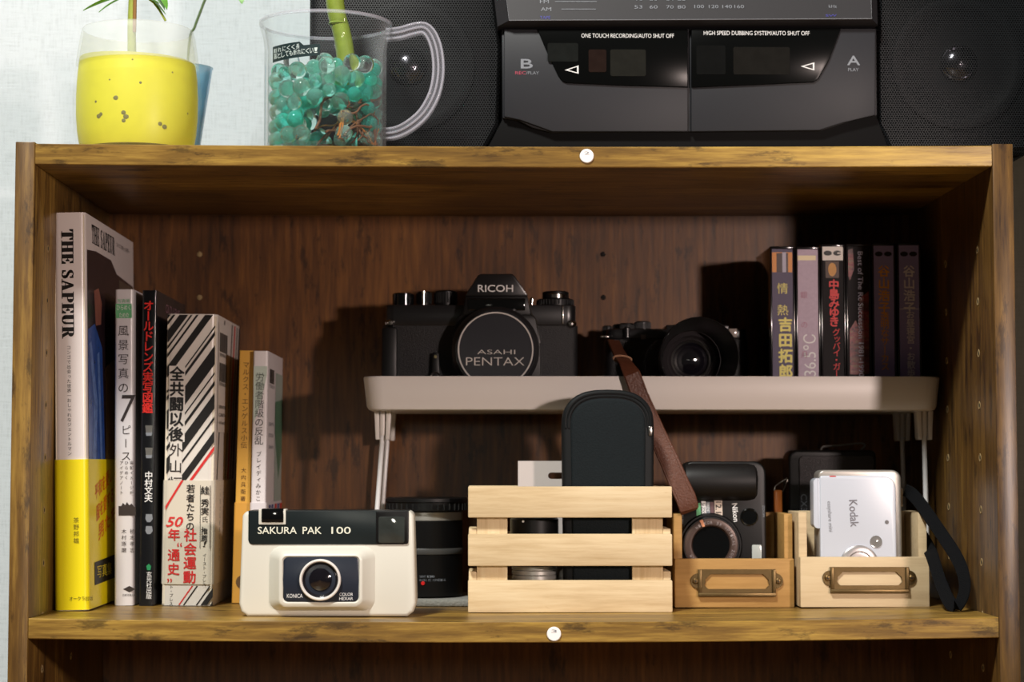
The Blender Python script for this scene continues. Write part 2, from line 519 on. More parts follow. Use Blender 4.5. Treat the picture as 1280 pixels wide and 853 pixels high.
class Book:
    """a standing book: cover wrapped round a page block, spine towards the viewer"""
    def __init__(s, name, label, xl, xr, ytop, ybot, Y, depth, mcover, rad=0.002, lean=0.0, group='paperbacks standing on the left of the shelf'):
        a, b_ = Q(xl, ytop, Y), Q(xr, ytop, Y)
        zb = zs((a.x + b_.x) / 2) + 0.0002
        s.Y, s.x0, s.x1, s.z0, s.z1, s.dep = Y, a.x, b_.x, zb, a.z, depth
        s.root = thing('book', label, 'book', ((a.x + b_.x) / 2, Y + depth / 2, zb), group)
        s.lean = lean
        t = 0.0007; r = min(rad, (s.x1 - s.x0) / 2 - 0.0006)
        def U(ins):
            rr = max(r - ins, 0.0002); x0, x1, y = s.x0 + ins, s.x1 - ins, Y + ins
            p = [(x0, Y + depth)]
            for i in range(6): an = R(180 + 90 * i / 5); p.append((x0 + rr + rr * math.cos(an), y + rr + rr * math.sin(an)))
            for i in range(6): an = R(270 + 90 * i / 5); p.append((x1 - rr + rr * math.cos(an), y + rr + rr * math.sin(an)))
            p.append((x1, Y + depth)); return p
        s.outl = U
        s.c = MB()
        s.shell(s.c, U(0), U(t), s.z0, s.z1, mcover)
        pg = MB().box(s.x0 + t, s.x1 - t, Y + t, Y + depth - 0.002, s.z0 + 0.001, s.z1 - 0.0015, M_paper)
        pg.build('pages', s.root)
        s.r = r

    def shell(s, mb, o, i, z0, z1, m):
        n = len(o); vs = []; fs = []
        for (pl, z) in ((o, z0), (o, z1), (i, z1), (i, z0)): vs += [V3((p[0], p[1], z)) for p in pl]
        for k in range(4):
            k2 = (k + 1) % 4
            for j in range(n - 1): fs.append((k * n + j, k * n + j + 1, k2 * n + j + 1, k2 * n + j))
        fs += [(0, n, 2 * n, 3 * n), (n - 1, 4 * n - 1, 3 * n - 1, 2 * n - 1)]
        mb.raw(vs, fs, m)

    def band(s, mb, z0, z1, m, e=0.0007):
        """paper band wrapped round the lower cover"""
        o = s.outl(-e); s.shell(mb, o, s.outl(0.0), z0, z1, m)

    def S(s, px, py, e=0.0002):
        q = Q(px, py, s.Y); return V3((q.x, s.Y - e, q.z))

    def zpx(s, py): return Q(200, py, s.Y).z

    def face(s, u, z, e=0.0002): return V3((s.x1 + e, s.Y + u * s.dep, z))

    def side(s, mb, pts, m, e=0.0002):
        """polygon on the right cover, (u 0..1 along the depth, z)"""
        mb.flat([s.face(u, z, e) for u, z in pts], m)

    def done(s):
        s.c.build('cover', s.root)
        s.root.rotation_euler = (0, R(s.lean), 0)
        s.root.location.z += abs(math.sin(R(s.lean))) * (s.x1 - s.x0) / 2


def clip_strip(bk, mb, rect, stripes, m, e=0.0002):
    """diagonal stripes given in pixels on the spine, clipped to rect"""
    for p in stripes:
        q = clip_poly(p, *rect)
        if q: mb.flat([bk.S(a, c, e) for a, c in q], m)


# --- tall white and yellow book
bk = Book('book', 'tall thick white book with yellow lower band, leftmost on the shelf', 76.5, 116.5, 266, 764, 0.062, 0.172,
          mat('white_gloss_cover', (222, 214, 212), 0.22, spec=0.5), 0.0035, -1.2)
c = bk.c
for k_ in range(3): serif_text(c, 'THE SAPEUR', M_kprint, bk.S(86.8, 287, .0002 + .00002 * k_) + DN * (.00030 * (k_ - 1)), 0.0074, Q(95, 287, bk.Y).z - Q(95, 424, bk.Y).z, DN, FX)
c.vtext('コンゴで出会った世界一おしゃれなジェントルマン', M_kprint, bk.S(93, 432), 0.0027, 0.0030)
M_pic_dark = mat('photo_dark', (38, 26, 32), 0.25, grain=0.6, gscale=90)
M_pic_blue = mat('photo_blue', (48, 84, 160), 0.25, grain=0.5, gscale=120)
M_pic_tan = mat('photo_tan', (176, 140, 96), 0.25, grain=0.35, gscale=140)
M_pic_skin = mat('photo_skin', (150, 96, 84), 0.25, grain=0.3, gscale=120)
M_pic_grn = mat('photo_leaves', (84, 76, 66), 0.25, grain=0.7, gscale=220)
zz = bk.zpx
serif_text(c, 'THE SAPEUR', M_kprint, bk.face(0.12, zz(300)), 0.012, 0.080, YY, FZ)
c.text('コンゴで出会った世界一', M_kprint, bk.face(0.62, zz(286)), 0.05, 0.003, U=YY, V=FZ)
bk.side(c, [(.03, zz(312)), (.2, zz(308)), (.5, zz(309)), (.62, zz(324)), (.98, zz(330)), (.98, zz(580)), (.03, zz(580))], M_pic_dark)
bk.side(c, [(.66, zz(330)), (.98, zz(332)), (.98, zz(450)), (.7, zz(430))], M_pic_grn, 0.0003)
bk.side(c, [(.03, zz(412)), (.16, zz(402)), (.30, zz(430)), (.34, zz(580)), (.03, zz(580))], M_pic_blue, 0.0003)
M_pic_lb = mat('photo_light_blue', (96, 130, 196), 0.25, grain=.6, gscale=200)
bk.side(c, [(.05, zz(430)), (.09, zz(425)), (.2, zz(500)), (.16, zz(578)), (.1, zz(578)), (.13, zz(500))], M_pic_lb, 0.0004)
bk.side(c, [(.2, zz(440)), (.24, zz(436)), (.29, zz(578)), (.25, zz(578))], M_pic_lb, 0.0004)
bk.side(c, [(.15, zz(360)), (.24, zz(354)), (.3, zz(372)), (.28, zz(400)), (.18, zz(404))], M_pic_skin, 0.0003)
bk.side(c, [(.36, zz(455)), (.55, zz(440)), (.62, zz(580)), (.36, zz(580))], M_pic_tan, 0.0003)
bk.side(c, [(.64, zz(470)), (.95, zz(470)), (.95, zz(580)), (.66, zz(580))], M_pic_tan, 0.0003)
mb = MB()
M_yel = mat('yellow_band_paper', (240, 222, 18), 0.35)
bk.band(mb, bk.z0 + 0.0003, zz(575), M_yel)
mb.vtext('茶野邦雄', mat('olive_print', (120, 108, 20), 0.5), bk.S(98, 647, 0.0010), 0.0037, 0.0042)
mb.text('オークラ出版', M_kprint, bk.S(87.5, 752, 0.0010), 0.0145, 0.0028)
for (u, py, t) in ((.12, 628, '平和を愛し'), (.14, 655, '服を愛する'), (.18, 680, '男たち')):
    mb.text(t, mat('orange_print', (226, 120, 30), 0.5), bk.face(u, zz(py), 0.0010), 0.06, 0.010, U=(YY * 0.97 + FZ * 0.2), V=FZ, off=0.012)
bk.side(mb, [(.1, zz(735)), (.5, zz(733)), (.5, zz(702)), (.1, zz(706))], M_kprint, 0.0010)
mb.text('写真集', mat('yellow_print', (214, 196, 40), 0.5), bk.face(.14, zz(727), 0.0012), 0.05, 0.008, U=YY, V=FZ)
mb.build('paper_band', bk.root)['label'] = 'yellow paper band'
bk.done()

# --- landscape photo guide
bk = Book('book', 'slim silvery white book with green patch and a large 7 on its spine', 147.5, 171, 362, 758, 0.112, 0.123,
          mat('pale_grey_cover', (206, 203, 205), 0.22), 0.0022, -0.6)
c = bk.c; S = bk.S
M_green = mat('green_print', (98, 172, 120), 0.5)
c.flat([S(148.6, 380), S(168.5, 380), S(168.5, 398), S(148.6, 398)], M_green)
c.text('ひらめく', M_wprint, S(150, 388, .0004), 0.0088, 0.0034); c.text('ための', M_wprint, S(153, 397, .0004), 0.006, 0.003)
c.text('写真術', M_green, S(151, 379, .0003), 0.008, 0.0026)
M_dk = mat('brown_black_print', (48, 40, 38), 0.5)
c.vtext('風景写真の', M_dk, S(158, 405), 0.0074, 0.00925)
c.text('7', M_dk, S(151, 528), 0.0088, 0.0175, shear=0.12)
c.vtext('ピース', M_dk, S(160, 530), 0.0068, 0.0084)
c.vtext('撮影イメージが', M_dk, S(166.5, 576), 0.0026, 0.0032); c.vtext('ひらめく', M_dk, S(160, 576), 0.0026, 0.0032); c.vtext('アイデアノート', M_dk, S(153.8, 576), 0.0026, 0.0032)
sk = [(149.5, 645), (149.5, 633), (153, 633), (155, 629), (158, 632), (160, 628), (163, 632), (166, 630), (169, 634), (171, 634), (171, 645)]
c.flat([S(a, d) for a, d in sk], M_dk)
c.vtext('柄木孝志', M_dk, S(166.5, 661), 0.0034, 0.0040); c.vtext('木村琢磨', M_dk, S(156, 661), 0.0034, 0.0040)
c.flat([S(154, 737), S(162, 733), S(170, 737), S(162, 741)], M_dk); c.text('日本写真企画', M_dk, S(153.5, 746), 0.0085, 0.0016)
bk.done()

# --- old lens guide
bk = Book('book', 'slim black book with red vertical title, right of the book with the large 7', 178, 196, 363, 758, 0.113, 0.122,
          mat('black_gloss_cover', (20, 21, 24), 0.18), 0.0012, 0.0)
c = bk.c; S = bk.S
M_red2 = mat('bright_red_print', (226, 44, 36), 0.5)
c.vtext('オールドレンズ実写図鑑', M_red2, S(186, 376), 0.0072, 0.00665, off=0.014)
for py in (532, 560): 
    c.flat([S(181.5, py), S(191, py), S(190, py + 9), S(182.5, py + 9)], M_silver); c.flat([S(182, py + 9), S(190.5, py + 9), S(189.5, py + 13), S(183, py + 13)], M_gprint)
c.vtext('中村文夫', M_wprint, S(186, 590), 0.0054, 0.0049, off=0.012)
for py in (643, 658): c.flat([S(182.5, py), S(190, py), S(191, py + 6), S(188, py + 10), S(184, py + 10), S(181.8, py + 6)], M_gprint)
c.flat([S(183 + 0, 708), S(186, 705), S(189, 708), S(188, 713), S(184, 713)], mat('emerald_print', (30, 130, 80), 0.5))
c.vtext('玄光社出版', M_wprint, S(186.5, 715), 0.0038, 0.0035)
zz = bk.zpx
c.text('OLD LENS', mat('pink_print', (150, 110, 120), 0.5), bk.face(.3, zz(386)), 0.06, 0.006, U=YY, V=FZ)
bk.done()

# --- thick striped book
bk = Book('book', 'thick white book with black diagonal stripes and red and black vertical title', 205, 268.5, 393, 757, 0.118, 0.117,
          mat('off_white_cover', (216, 210, 203), 0.28), 0.0045, 0.5)
c = bk.c; S = bk.S
rect = (206.5, 266, 394, 602)
st = []
for (x, w) in ((196, 15), (214, 3), (222, 11), (236, 2.5), (243, 3), (254, 10), (276, 2), (281, 4), (294, 17), (318, 2), (326, 4), (337, 14), (358, 3), (371, 10)):
    sh = 0.72
    st.append([(x + (393 - 393) * -sh, 393), (x + w, 393), (x + w - 220 * sh * 1.0, 613), (x - 220 * sh, 613)])
M_paperw = mat('off_white_print', (216, 210, 203), 0.5)
clip_strip(bk, c, rect, st, M_kprint)
clip_strip(bk, c, rect, [[(293, 520), (297, 520), (237, 604), (233, 604)]], M_rprint, 0.0003)
c.flat([S(209, 458, .0003), S(229, 458, .0003), S(229, 553, .0003), S(209, 553, .0003)], M_paperw)
c.flat([S(211, 553, .0003), S(226, 553, .0003), S(226, 602, .0003), S(211, 602, .0003)], M_paperw)
c.vtext('全共闘以後', M_kprint, S(219, 459, .0005), 0.0098, 0.0098, off=0.024)
c.vtext('外山恒', M_dk, S(218.5, 553, .0005), 0.0088, 0.0108, off=0.006)
zz = bk.zpx
for (u0, w, s0) in ((.2, .03, 0), (.55, .03, 0), (.66, .05, 0), (.78, .03, 0), (.88, .05, 0)):
    bk.side(c, [(u0 + .1, zz(396)), (u0 + w + .1, zz(396)), (u0 + w - .12, zz(600)), (u0 - .12, zz(600))], M_kprint if u0 != .66 else M_rprint)
bk.side(c, [(.06, zz(402)), (.52, zz(402)), (.52, zz(540)), (.06, zz(540))], M_paperw, 0.0004)
for za, zb_ in ((414, 438), (452, 476)):
    for k in range(12):
        u = .1 + .34 * k / 12; bk.side(c, [(u, zz(za)), (u + (.012 if k % 3 else .02), zz(za)), (u + (.012 if k % 3 else .02), zz(zb_)), (u, zz(zb_))], M_kprint, 0.0006)
for py, t in ((444, '9784781618'), (481, '1920036026'), (510, 'ISBN978'), (520, 'C0036'), (530, '本体2600円')):
    c.text(t, M_kprint, bk.face(.1, zz(py), .0006), 0.035, 0.0022, U=YY, V=FZ)
mb = MB()
M_obi = mat('cream_band_paper', (210, 203, 188), 0.4)
bk.band(mb, zz(731), zz(601), M_obi)
E_ = 0.0010
q = clip_poly([(225.5, 601), (228.5, 601), (205, 640), (202, 640)], 206, 266, 600, 731)
mb.flat([S(a, d, E_) for a, d in q], M_rprint)
mb.vtext('若者たちの', M_kprint, S(237.5, 606, E_), 0.0058, 0.0060, off=0.012)
mb.vtext('社会運動', M_rprint, S(237.5, 661, E_), 0.0086, 0.0090, off=0.014)
mb.text('50', M_rprint, S(206.8, 659, E_), 0.0098, 0.0062, off=0.03, shear=0.3)
mb.vtext('年', M_rprint, S(217, 661, E_), 0.0082, 0.0086, off=0.014)
mb.text('“', M_rprint, S(221, 684, E_), 0.003, 0.0026, off=0.02)
mb.vtext('通史', M_rprint, S(217, 686, E_), 0.0082, 0.0090, off=0.014)
mb.text('”', M_rprint, S(209, 729, E_), 0.003, 0.0026, off=0.02)
for px in (249.3, 261.6): mb.flat([S(px, 607, E_), S(px + .6, 607, E_), S(px + .6, 686, E_), S(px, 686, E_)], M_kprint)
mb.vtext('絓', M_kprint, S(255.5, 608, E_), 0.0058, 0.0060, off=0.012)
mb.vtext('秀実', M_kprint, S(255.5, 624, E_), 0.0054, 0.0054, off=0.012)
mb.vtext('氏、', M_kprint, S(255.5, 646, E_), 0.0042, 0.0040); mb.vtext('推薦', M_kprint, S(255, 660, E_), 0.0045, 0.0046, off=0.008); mb.text('!', M_kprint, S(253, 684, E_), 0.0014, 0.0036, shear=.3, off=0.02)
mb.vtext('イースト・プレス', M_kprint, S(255.5, 692, E_), 0.0026, 0.0027)
for i, u in enumerate((.2, .34, .5, .66)):
    mb.vtext('この国の若者運動の歴史', M_gprint, bk.face(u, zz(606), E_), 0.004, 0.0046 - .0004 * (i % 2), U=YY, V=FZ)
mb.build('paper_band', bk.root)['label'] = 'cream paper band with red print'
c.vtext('ト・プレス', M_kprint, S(214, 732), 0.0026, 0.0027)
rect = (221, 266, 733, 757); st = []
for x, w in ((240, 2), (246, 2), (262, 2), (268, 8), (280, 4), (290, 8)): st.append([(x, 732), (x + w, 732), (x + w - 18, 758), (x - 18, 758)])
clip_strip(bk, c, rect, st[1:], M_kprint); clip_strip(bk, c, rect, st[:1], M_rprint)
bk.done()

# --- yellow paperback
bk = Book('book', 'narrow ochre-yellow paperback between the striped book and the white paperback', 293.5, 311.5, 438.5, 754, 0.145, 0.090,
          mat('ochre_cover', (208, 158, 66), 0.5), 0.0008, 1.1)
c = bk.c; S = bk.S
c.vtext('マルクス・エンゲルス小伝', mat('brown_print', (84, 54, 20), 0.6), S(302, 452), 0.0045, 0.00485)
c.vtext('大内兵衛著', mat('brown_print', (120, 84, 36), 0.6), S(301.5, 584), 0.0036, 0.0047)
mb = MB(); bk.band(mb, bk.z0 + .0003, bk.zpx(629), mat('ochre_band', (204, 150, 64), 0.4))
q = S(303, 728); mb.lathe([(0, 0), (0.0045, 0)], (q.x, bk.Y - 0.0010, q.z), mat('brown_seal', (96, 70, 42), 0.6), FN, 24)
mb.build('paper_band', bk.root)
bk.done()

# --- white paperback
bk = Book('book', 'white paperback with pale green tint and barcodes on its cover, behind the cream camera', 314, 332.5, 439, 754, 0.140, 0.096,
          mat('soft_white_cover', (220, 214, 216), 0.32), 0.0016, 0.5)
c = bk.c; S = bk.S; zz = bk.zpx
M_mint = mat('mint_print', (186, 200, 190), 0.5)
c.flat([S(314.8, 458), S(331.5, 458), S(331, 470), S(322, 510), S(314.8, 530)], M_mint)
c.vtext('労働者階級の反乱', M_kprint, S(322.5, 466), 0.0062, 0.0060)
c.vtext('ブレイディみかこ', M_dk, S(322, 564), 0.0036, 0.0042)
bk.side(c, [(.52, zz(462)), (1, zz(462)), (1, zz(640)), (.52, zz(640))], mat('mint_grey_print', (164, 178, 170), 0.5))
bk.side(c, [(.5, zz(500)), (1, zz(494)), (1, zz(560)), (.78, zz(600)), (.5, zz(540))], mat('deep_green_print', (92, 128, 104), 0.5, grain=0.2, gscale=60), .0003)
for k in range(11):
    u = .12 + .3 * k / 11; bk.side(c, [(u, zz(460)), (u + (.014 if k % 3 else .022), zz(460)), (u + (.014 if k % 3 else .022), zz(478)), (u, zz(478))], M_kprint)
for py, t in ((484, '9784334'), (532, 'ISBN978'), (546, 'C0236'), (561, '定価820円')):
    c.text(t, M_gprint, bk.face(.1, zz(py), .0004), 0.03, 0.0024, U=YY, V=FZ)
mb = MB(); bk.band(mb, bk.z0 + .0003, zz(629), mat('white_band_paper', (214, 208, 212), 0.4))
for k, (u, m_) in enumerate(((.1, M_pic_blue), (.28, M_pic_blue), (.5, M_rprint), (.68, M_pic_blue), (.85, M_rprint))):
    bk.side(mb, [(u, zz(642)), (u + .12, zz(642)), (u + .14, zz(632)), (u + .02, zz(632))], m_, 0.0010)
mb.build('paper_band', bk.root)
bk.done()
exec_after_books = True

# ------------------------------------------------------------------ white riser shelf
RY0, RY1 = 0.125, 0.231
rx0, rx1 = Q(453, 470, RY0).x, Q(1179.5, 470, RY0).x
RZ1, RZ0 = Q(640, 470.5, RY0).z, Q(640, 513, RY0).z
RF = RZ0 + 0.003                                    # tray floor
rs = thing('riser_shelf', 'white plastic tray shelf on wire legs carrying cameras and cassettes', 'riser shelf', ((rx0 + rx1) / 2, 0.178, zs(0.1)))


def rl(ins, z, r):
    return [V3((x, y, z)) for x, y in rrect(rx0 + ins, rx1 - ins, RY0 + ins * 0.6, RY1 - ins * 0.6, r, 6)]


MB().loft([rl(0.006, RZ0, .010), rl(0.0036, RZ0 + .0006, .011), rl(0.0022, RZ0 + .0026, .012), rl(0.0, RZ1 - .0008, .013), rl(0.0006, RZ1, .013), rl(0.0022, RZ1 - .0002, .011),
           rl(0.0042, RF + .002, .010), rl(0.006, RF, .009)], M_white).build('tray', rs)
for sx, lg in ((1, [(478.5, 540), (470, 640)]), (-1, [(1155, 540), (1158.5, 640)])):
    yF, yB = 0.148, 0.218
    xt = Q(lg[0][0], lg[0][1], yF).x; xb = Q(lg[1][0], lg[1][1], yF).x
    zt_ = RZ0 - 0.004; zb_ = zs(xb) + 0.0018
    # straight run carried on to the shelf
    z540, z640 = Q(640, 540, yF).z, Q(640, 640, yF).z
    k = (xb - xt) / (z540 - z640); xe = xt + k * (z540 - zb_) * 0.55 if sx < 0 else xt + k * (z540 - zb_) * 0.8
    pts = [(xt, yF, zt_ - .002), (xt, yF, z540)] + [(xt + (xe - xt) * t, yF, z540 + (zb_ + .006 - z540) * t) for t in (.3, .7, 1)] + \
          [(xe, yF + .002, zb_ + .002), (xe, yF + .006, zb_), (xe, yB - .006, zb_), (xe, yB - .002, zb_ + .002), (xe, yB, zb_ + .006), (xt, yB, z540), (xt, yB, zt_ - .002)]
    MB().tube(pts, 0.0016, M_wire, 10).build('leg', rs)
    for yy in (yF, yB):
        cz1, cz0 = RZ0 + 0.0002, Q(640, 550, yF).z
        mb = MB()
        for s2 in (-1, 1):
            mb.prism([(xt + s2 * .0056, cz1), (xt + s2 * .0024, cz1), (xt + s2 * .0020, cz0), (xt + s2 * .0046, cz0)], yy - .004, yy + .006, M_white, 0.0005)
        mb.box(xt - .0048, xt + .0048, yy + .003, yy + .0065, cz0 + .001, cz1, M_white, 0.0004)
        mb.tube([(xt, yy - .001, cz1), (xt, yy - .001, cz0 + .003)], 0.0019, M_white, 8)
        mb.build('leg_clip', rs)

# ------------------------------------------------------------------ black SLR on the riser
Yb = 0.156
P = lambda px, py, y=Yb: XZ(px, py, y)
zf = RF + 0.0002
slr = thing('film_camera', 'black film SLR camera with round lens cap, on the left of the white riser', 'camera', (Q(600, 440, Yb).x, 0.175, zf))
mb = MB()
x0, x1 = P(478, 440)[0], P(722.5, 440)[0]; zl = P(480, 407)[1]; ztp = P(480, 381)[1]
mb.prism(rrect(x0, x1, Yb, Yb + 0.036, 0.006, 4), zf + .002, zl, M_leather, 0, O=V3((0, 0, 0)), U=FX, V=YY, N=FZ)
mb.prism(rrect(x0 + .001, x1 - .001, Yb + .001, Yb + 0.035, 0.006, 4), zf, zf + .002, M_blackm, 0, U=FX, V=YY, N=FZ)
# grip column left and strap lugs
mb.box(x0 - .0005, x0 + .010, Yb - .003, Yb + .006, zf + .002, zl - .001, M_black, .002)
mb.build('body', slr)
mb = MB().prism(rrect(P(482, 390)[0], P(720, 390)[0], Yb - .0005, Yb + .036, .006, 4), zl, ztp, M_blackm, .0008, U=FX, V=YY, N=FZ)
mb.text('SLX 500', M_gprint, (P(512, 395)[0], Yb - .0008, P(512, 397)[1]), 0.020, 0.0028) if False else None
e = P(703, 405); e2 = P(705, 383); mb.box(e[0] - .0003, e[0] + .0007, Yb - .0014, Yb, e[1], e2[1], M_chrome, .0002)
mb.build('top_plate', slr)
mb = MB()
pr = [P(581, 372), P(597, 347), P(601, 344.5), P(639, 344.5), P(643, 347), P(660, 372)]
mb.prism(pr, Yb - .012, Yb + .030, M_blackm, .0012)
mb.prism([P(578, 396), P(582, 371.5), P(659, 371.5), P(663, 396)], Yb - .011, Yb + .025, M_black, .001)
a, c2 = P(585, 390), P(656, 375); mb.box(a[0], c2[0], Yb - .0118, Yb - .0108, a[1], c2[1], M_gloss, .0006)
a = P(597.5, 367); b2 = P(641, 358.5); mb.text('RICOH', M_wprint, (a[0], Yb - .0125, a[1]), b2[0] - a[0], b2[1] - a[1], off=0.012)
mb.build('prism_housing', slr)
mb = MB()
mh = [P(566, 504), P(566, 420), P(572, 398), P(577, 393.5), P(664, 393.5), P(670, 400), P(675, 430), P(676, 504)]
mb.prism(mh, Yb - .010, Yb + .002, M_black, .001)
ed = [P(661, 376), P(664, 394), P(669.5, 400), P(674.5, 430)]
mb.tube([(x, Yb - .0102, z) for x, z in ed], 0.00035, M_silver, 6)
mb.build('mirror_box', slr)
cp = Q(619.5, 437.5, Yb - .02); cr = 47.5 / (F / (D + Yb - .02))
mb = MB().lathe([(cr + .004, 0), (cr + .004, .006), (cr + .0015, .0075), (cr + .0015, .009), (0, .009)], (cp.x, Yb - .010, cp.z), M_blackm, FN, 64)
mb.build('lens_mount', slr)
mb = MB().lathe([(cr + .001, 0), (cr + .001, .002), (cr + .0004, .0028), (cr - .0010, .0028), (cr - .0012, .0022), (0, .0022)], (cp.x, Yb - .019, cp.z), mat('cap_blue_black', (28, 29, 36), 0.35), FN, 72)
mb.lathe([(cr - .0001, .00285), (cr - .0010, .00285)], (cp.x, Yb - .019, cp.z), mat('cap_rim', (196, 192, 188), .4), FN, 72)
M_capp = mat('cap_print', (205, 200, 195), 0.4)
yt = Yb - .0215
a = Q(596.5, 443, yt); b2 = Q(644, 437.5, yt); mb.text('ASAHI', M_capp, (a.x, yt, a.z), b2.x - a.x, b2.z - a.z, off=-0.010)
a = Q(582.5, 457, yt); b2 = Q(655.5, 447, yt); mb.text('PENTAX', M_capp, (a.x, yt, a.z), b2.x - a.x, b2.z - a.z, off=-0.010)
mb.build('lens_cap', slr)['label'] = 'round lens cap with white rim'


def knob(parent, xa, xb, ya, yb, y, m, ribs=0, name='dial', chrome=False):
    x0 = XZ(xa, ya, y)[0]; x1 = XZ(xb, ya, y)[0]; z1 = XZ(xa, ya, y)[1]; z0 = XZ(xa, yb, y)[1] - .0006
    r = (x1 - x0) / 2; h = z1 - z0
    mb = MB().lathe([(0, 0), (r, 0), (r, h - .0008), (r - .0008, h), (0, h)], ((x0 + x1) / 2, y, z0), m, FZ, 40)
    for k in range(ribs):
        an = 2 * math.pi * k / ribs
        mb.box((x0 + x1) / 2 + r * math.cos(an) - .0004, (x0 + x1) / 2 + r * math.cos(an) + .0004, y + r * math.sin(an) - .0004, y + r * math.sin(an) + .0004, z0 + h * .15, z0 + h * .85, m)
    return mb.build(name, parent)


yk = Yb + .015
knob(slr, 490.5, 517.5, 367, 381, yk, M_gloss, 0, 'rewind_knob')
knob(slr, 521, 539, 365, 381, yk, M_black, 16, 'shutter_button')
knob(slr, 527.5, 531.5, 362.5, 381, yk - .009, M_chrome, 0, 'lever_pin')
knob(slr, 543.5, 571, 364, 381, yk, M_black, 28, 'film_speed_dial')
knob(slr, 671, 717, 374.5, 382, yk, M_black, 36, 'shutter_dial')
knob(slr, 678, 711, 365, 375, yk, M_black, 0, 'wind_lever_hub')
knob(slr, 681.5, 708, 367.5, 372, yk - .003, M_chrome, 0, 'chrome_collar')
knob(slr, 662.5, 667, 372, 382, yk - .010, M_chrome, 0, 'release_pin')
for (px, py) in ((488.5, 404), (713.5, 405.5)):
    q = Q(px, py, Yb)
    mb = MB().lathe([(0, .003), (.0014, .0028), (.0022, .0018), (.0028, .0004), (.0028, -.001)], (q.x, Yb, q.z), M_chrome, FN, 20)
    mb.lathe([(.0008, .0), (.0018, .0012), (.0008, .0024)], (q.x + .002 * (1 if px > 600 else -1), Yb - .0005, q.z), M_chrome, FN, 14)
    mb.build('strap_lug', slr)
q = Q(544.5, 456, Yb); mb = MB().prism([(q.x - .003, q.z - .014), (q.x + .003, q.z - .014), (q.x + .0022, q.z + .008), (q.x - .0022, q.z + .008)], Yb - .004, Yb, M_black, .0008)
q2 = Q(544.5, 446.5, Yb); mb.disc((q2.x, Yb - .004, q2.z), .0011, .0006, mat('dull_brass', (120, 112, 80), 0.4, metal=.6), FN, 16)
q3 = Q(544.5, 472, Yb); mb.lathe([(.0024, 0), (.0034, .0006), (.0036, 0)], (q3.x, Yb - .0042, q3.z), M_silver, FN, 24)
mb.build('self_timer_lever', slr)

# ------------------------------------------------------------------ compact camera with hood and brown strap
Yc = 0.186
P = lambda px, py, y=Yc: XZ(px, py, y)
cc = thing('compact_camera', 'black compact camera with round lens hood and brown strap, mid riser', 'camera', (Q(845, 440, Yc).x, Yc + .015, zf))
x0, x1 = P(757, 440)[0], P(936, 440)[0]; zc = P(800, 411)[1]; zm = P(800, 424)[1]
mb = MB().prism(rrect(x0, x1, Yc, Yc + .032, .006, 4), zf, zm, M_leather, .0008, U=FX, V=YY, N=FZ)
mb.build('body', cc)
mb = MB().prism(rrect(x0 + .001, x1 - .001, Yc + .0004, Yc + .0316, .006, 4), zm, zc, M_blackm, .001, U=FX, V=YY, N=FZ)
a = P(833, 416); a2 = P(912, 406); mb.box(a[0], a2[0], Yc + .002, Yc + .03, zc - .001, a2[1], M_blackm, .001)
a = P(801, 424.5); a2 = P(807.5, 418.5); mb.box(a[0], a2[0], Yc - .0004, Yc + .001, a[1], a2[1], mat('grey_window', (120, 112, 112), 0.2), .0003)
a = P(911, 422); a2 = P(921, 411); mb.box(a[0], a2[0], Yc - .0006, Yc + .001, a[1], a2[1], mat('finder_glass', (150, 140, 132), 0.12), .0004)
mb.build('top_plate', cc)
knob(cc, 753.5, 765, 407.5, 418, Yc + .013, M_black, 12, 'function_button')
knob(cc, 766, 779, 405.5, 417, Yc + .02, M_black, 16, 'shutter_button')
knob(cc, 774, 793, 404.5, 416, Yc + .013, M_black, 24, 'exposure_dial')
knob(cc, 793, 813, 402, 412, Yc + .013, M_blackm, 28, 'shutter_dial')
knob(cc, 779.5, 788, 409, 421, Yc - .001, M_blackm, 0, 'front_lever')
q = Q(757.5, 421, Yc)
MB().box(q.x - .004, q.x + .002, Yc - .001, Yc + .004, q.z - .0006, q.z + .0006, M_chrome, .0003).build('strap_lug', cc)
# lens barrel, hood
lc = Q(864, 450.5, Yc - .02); bx, bz = lc.x, lc.z
M_bar = mat('lens_barrel_dark', (40, 36, 38), 0.35, spec=.6)
mb = MB().lathe([(.022, 0), (.022, .012), (.0195, .013), (.0195, .022), (.0165, .0235), (.0150, .020), (.0138, .019)], (bx, Yc, bz), M_bar, FN, 56)
M_ringp = mat('ring_print', (150, 140, 140), 0.5)
mb.build('lens_barrel', cc)
mb = MB().lathe([(.0136, .019), (.0131, .0205), (.0124, .0200), (.0120, .0165)], (bx, Yc, bz), M_silver, FN, 56)
mb.build('filter_ring', cc)['label'] = 'thin chrome ring'
mb = MB().lathe([(.0122, .0165), (.010, .0182), (.006, .0198), (0, .0204)], (bx, Yc, bz), M_lens, FN, 48)
mb.build('front_lens', cc)
hc = Q(874, 446, Yc - .052); hr = 50 / (F / (D + Yc - .052))
loops = []
for (t, r) in ((0, .0215), (.25, .0222), (1.0, hr), (1.02, hr - .0006), (.98, hr - .0012), (.28, .0208), (.02, .0198)):
    cx, cz, cy = bx + (hc.x - bx) * t, bz + (hc.z - bz) * t, Yc - .021 - .031 * t
    loops.append([V3((cx + r * math.cos(2 * math.pi * j / 64), cy, cz + r * math.sin(2 * math.pi * j / 64))) for j in range(64)])
MB().loft(loops, mat('matt_black', (16, 15, 17), 0.55), False, False).build('lens_hood', cc)
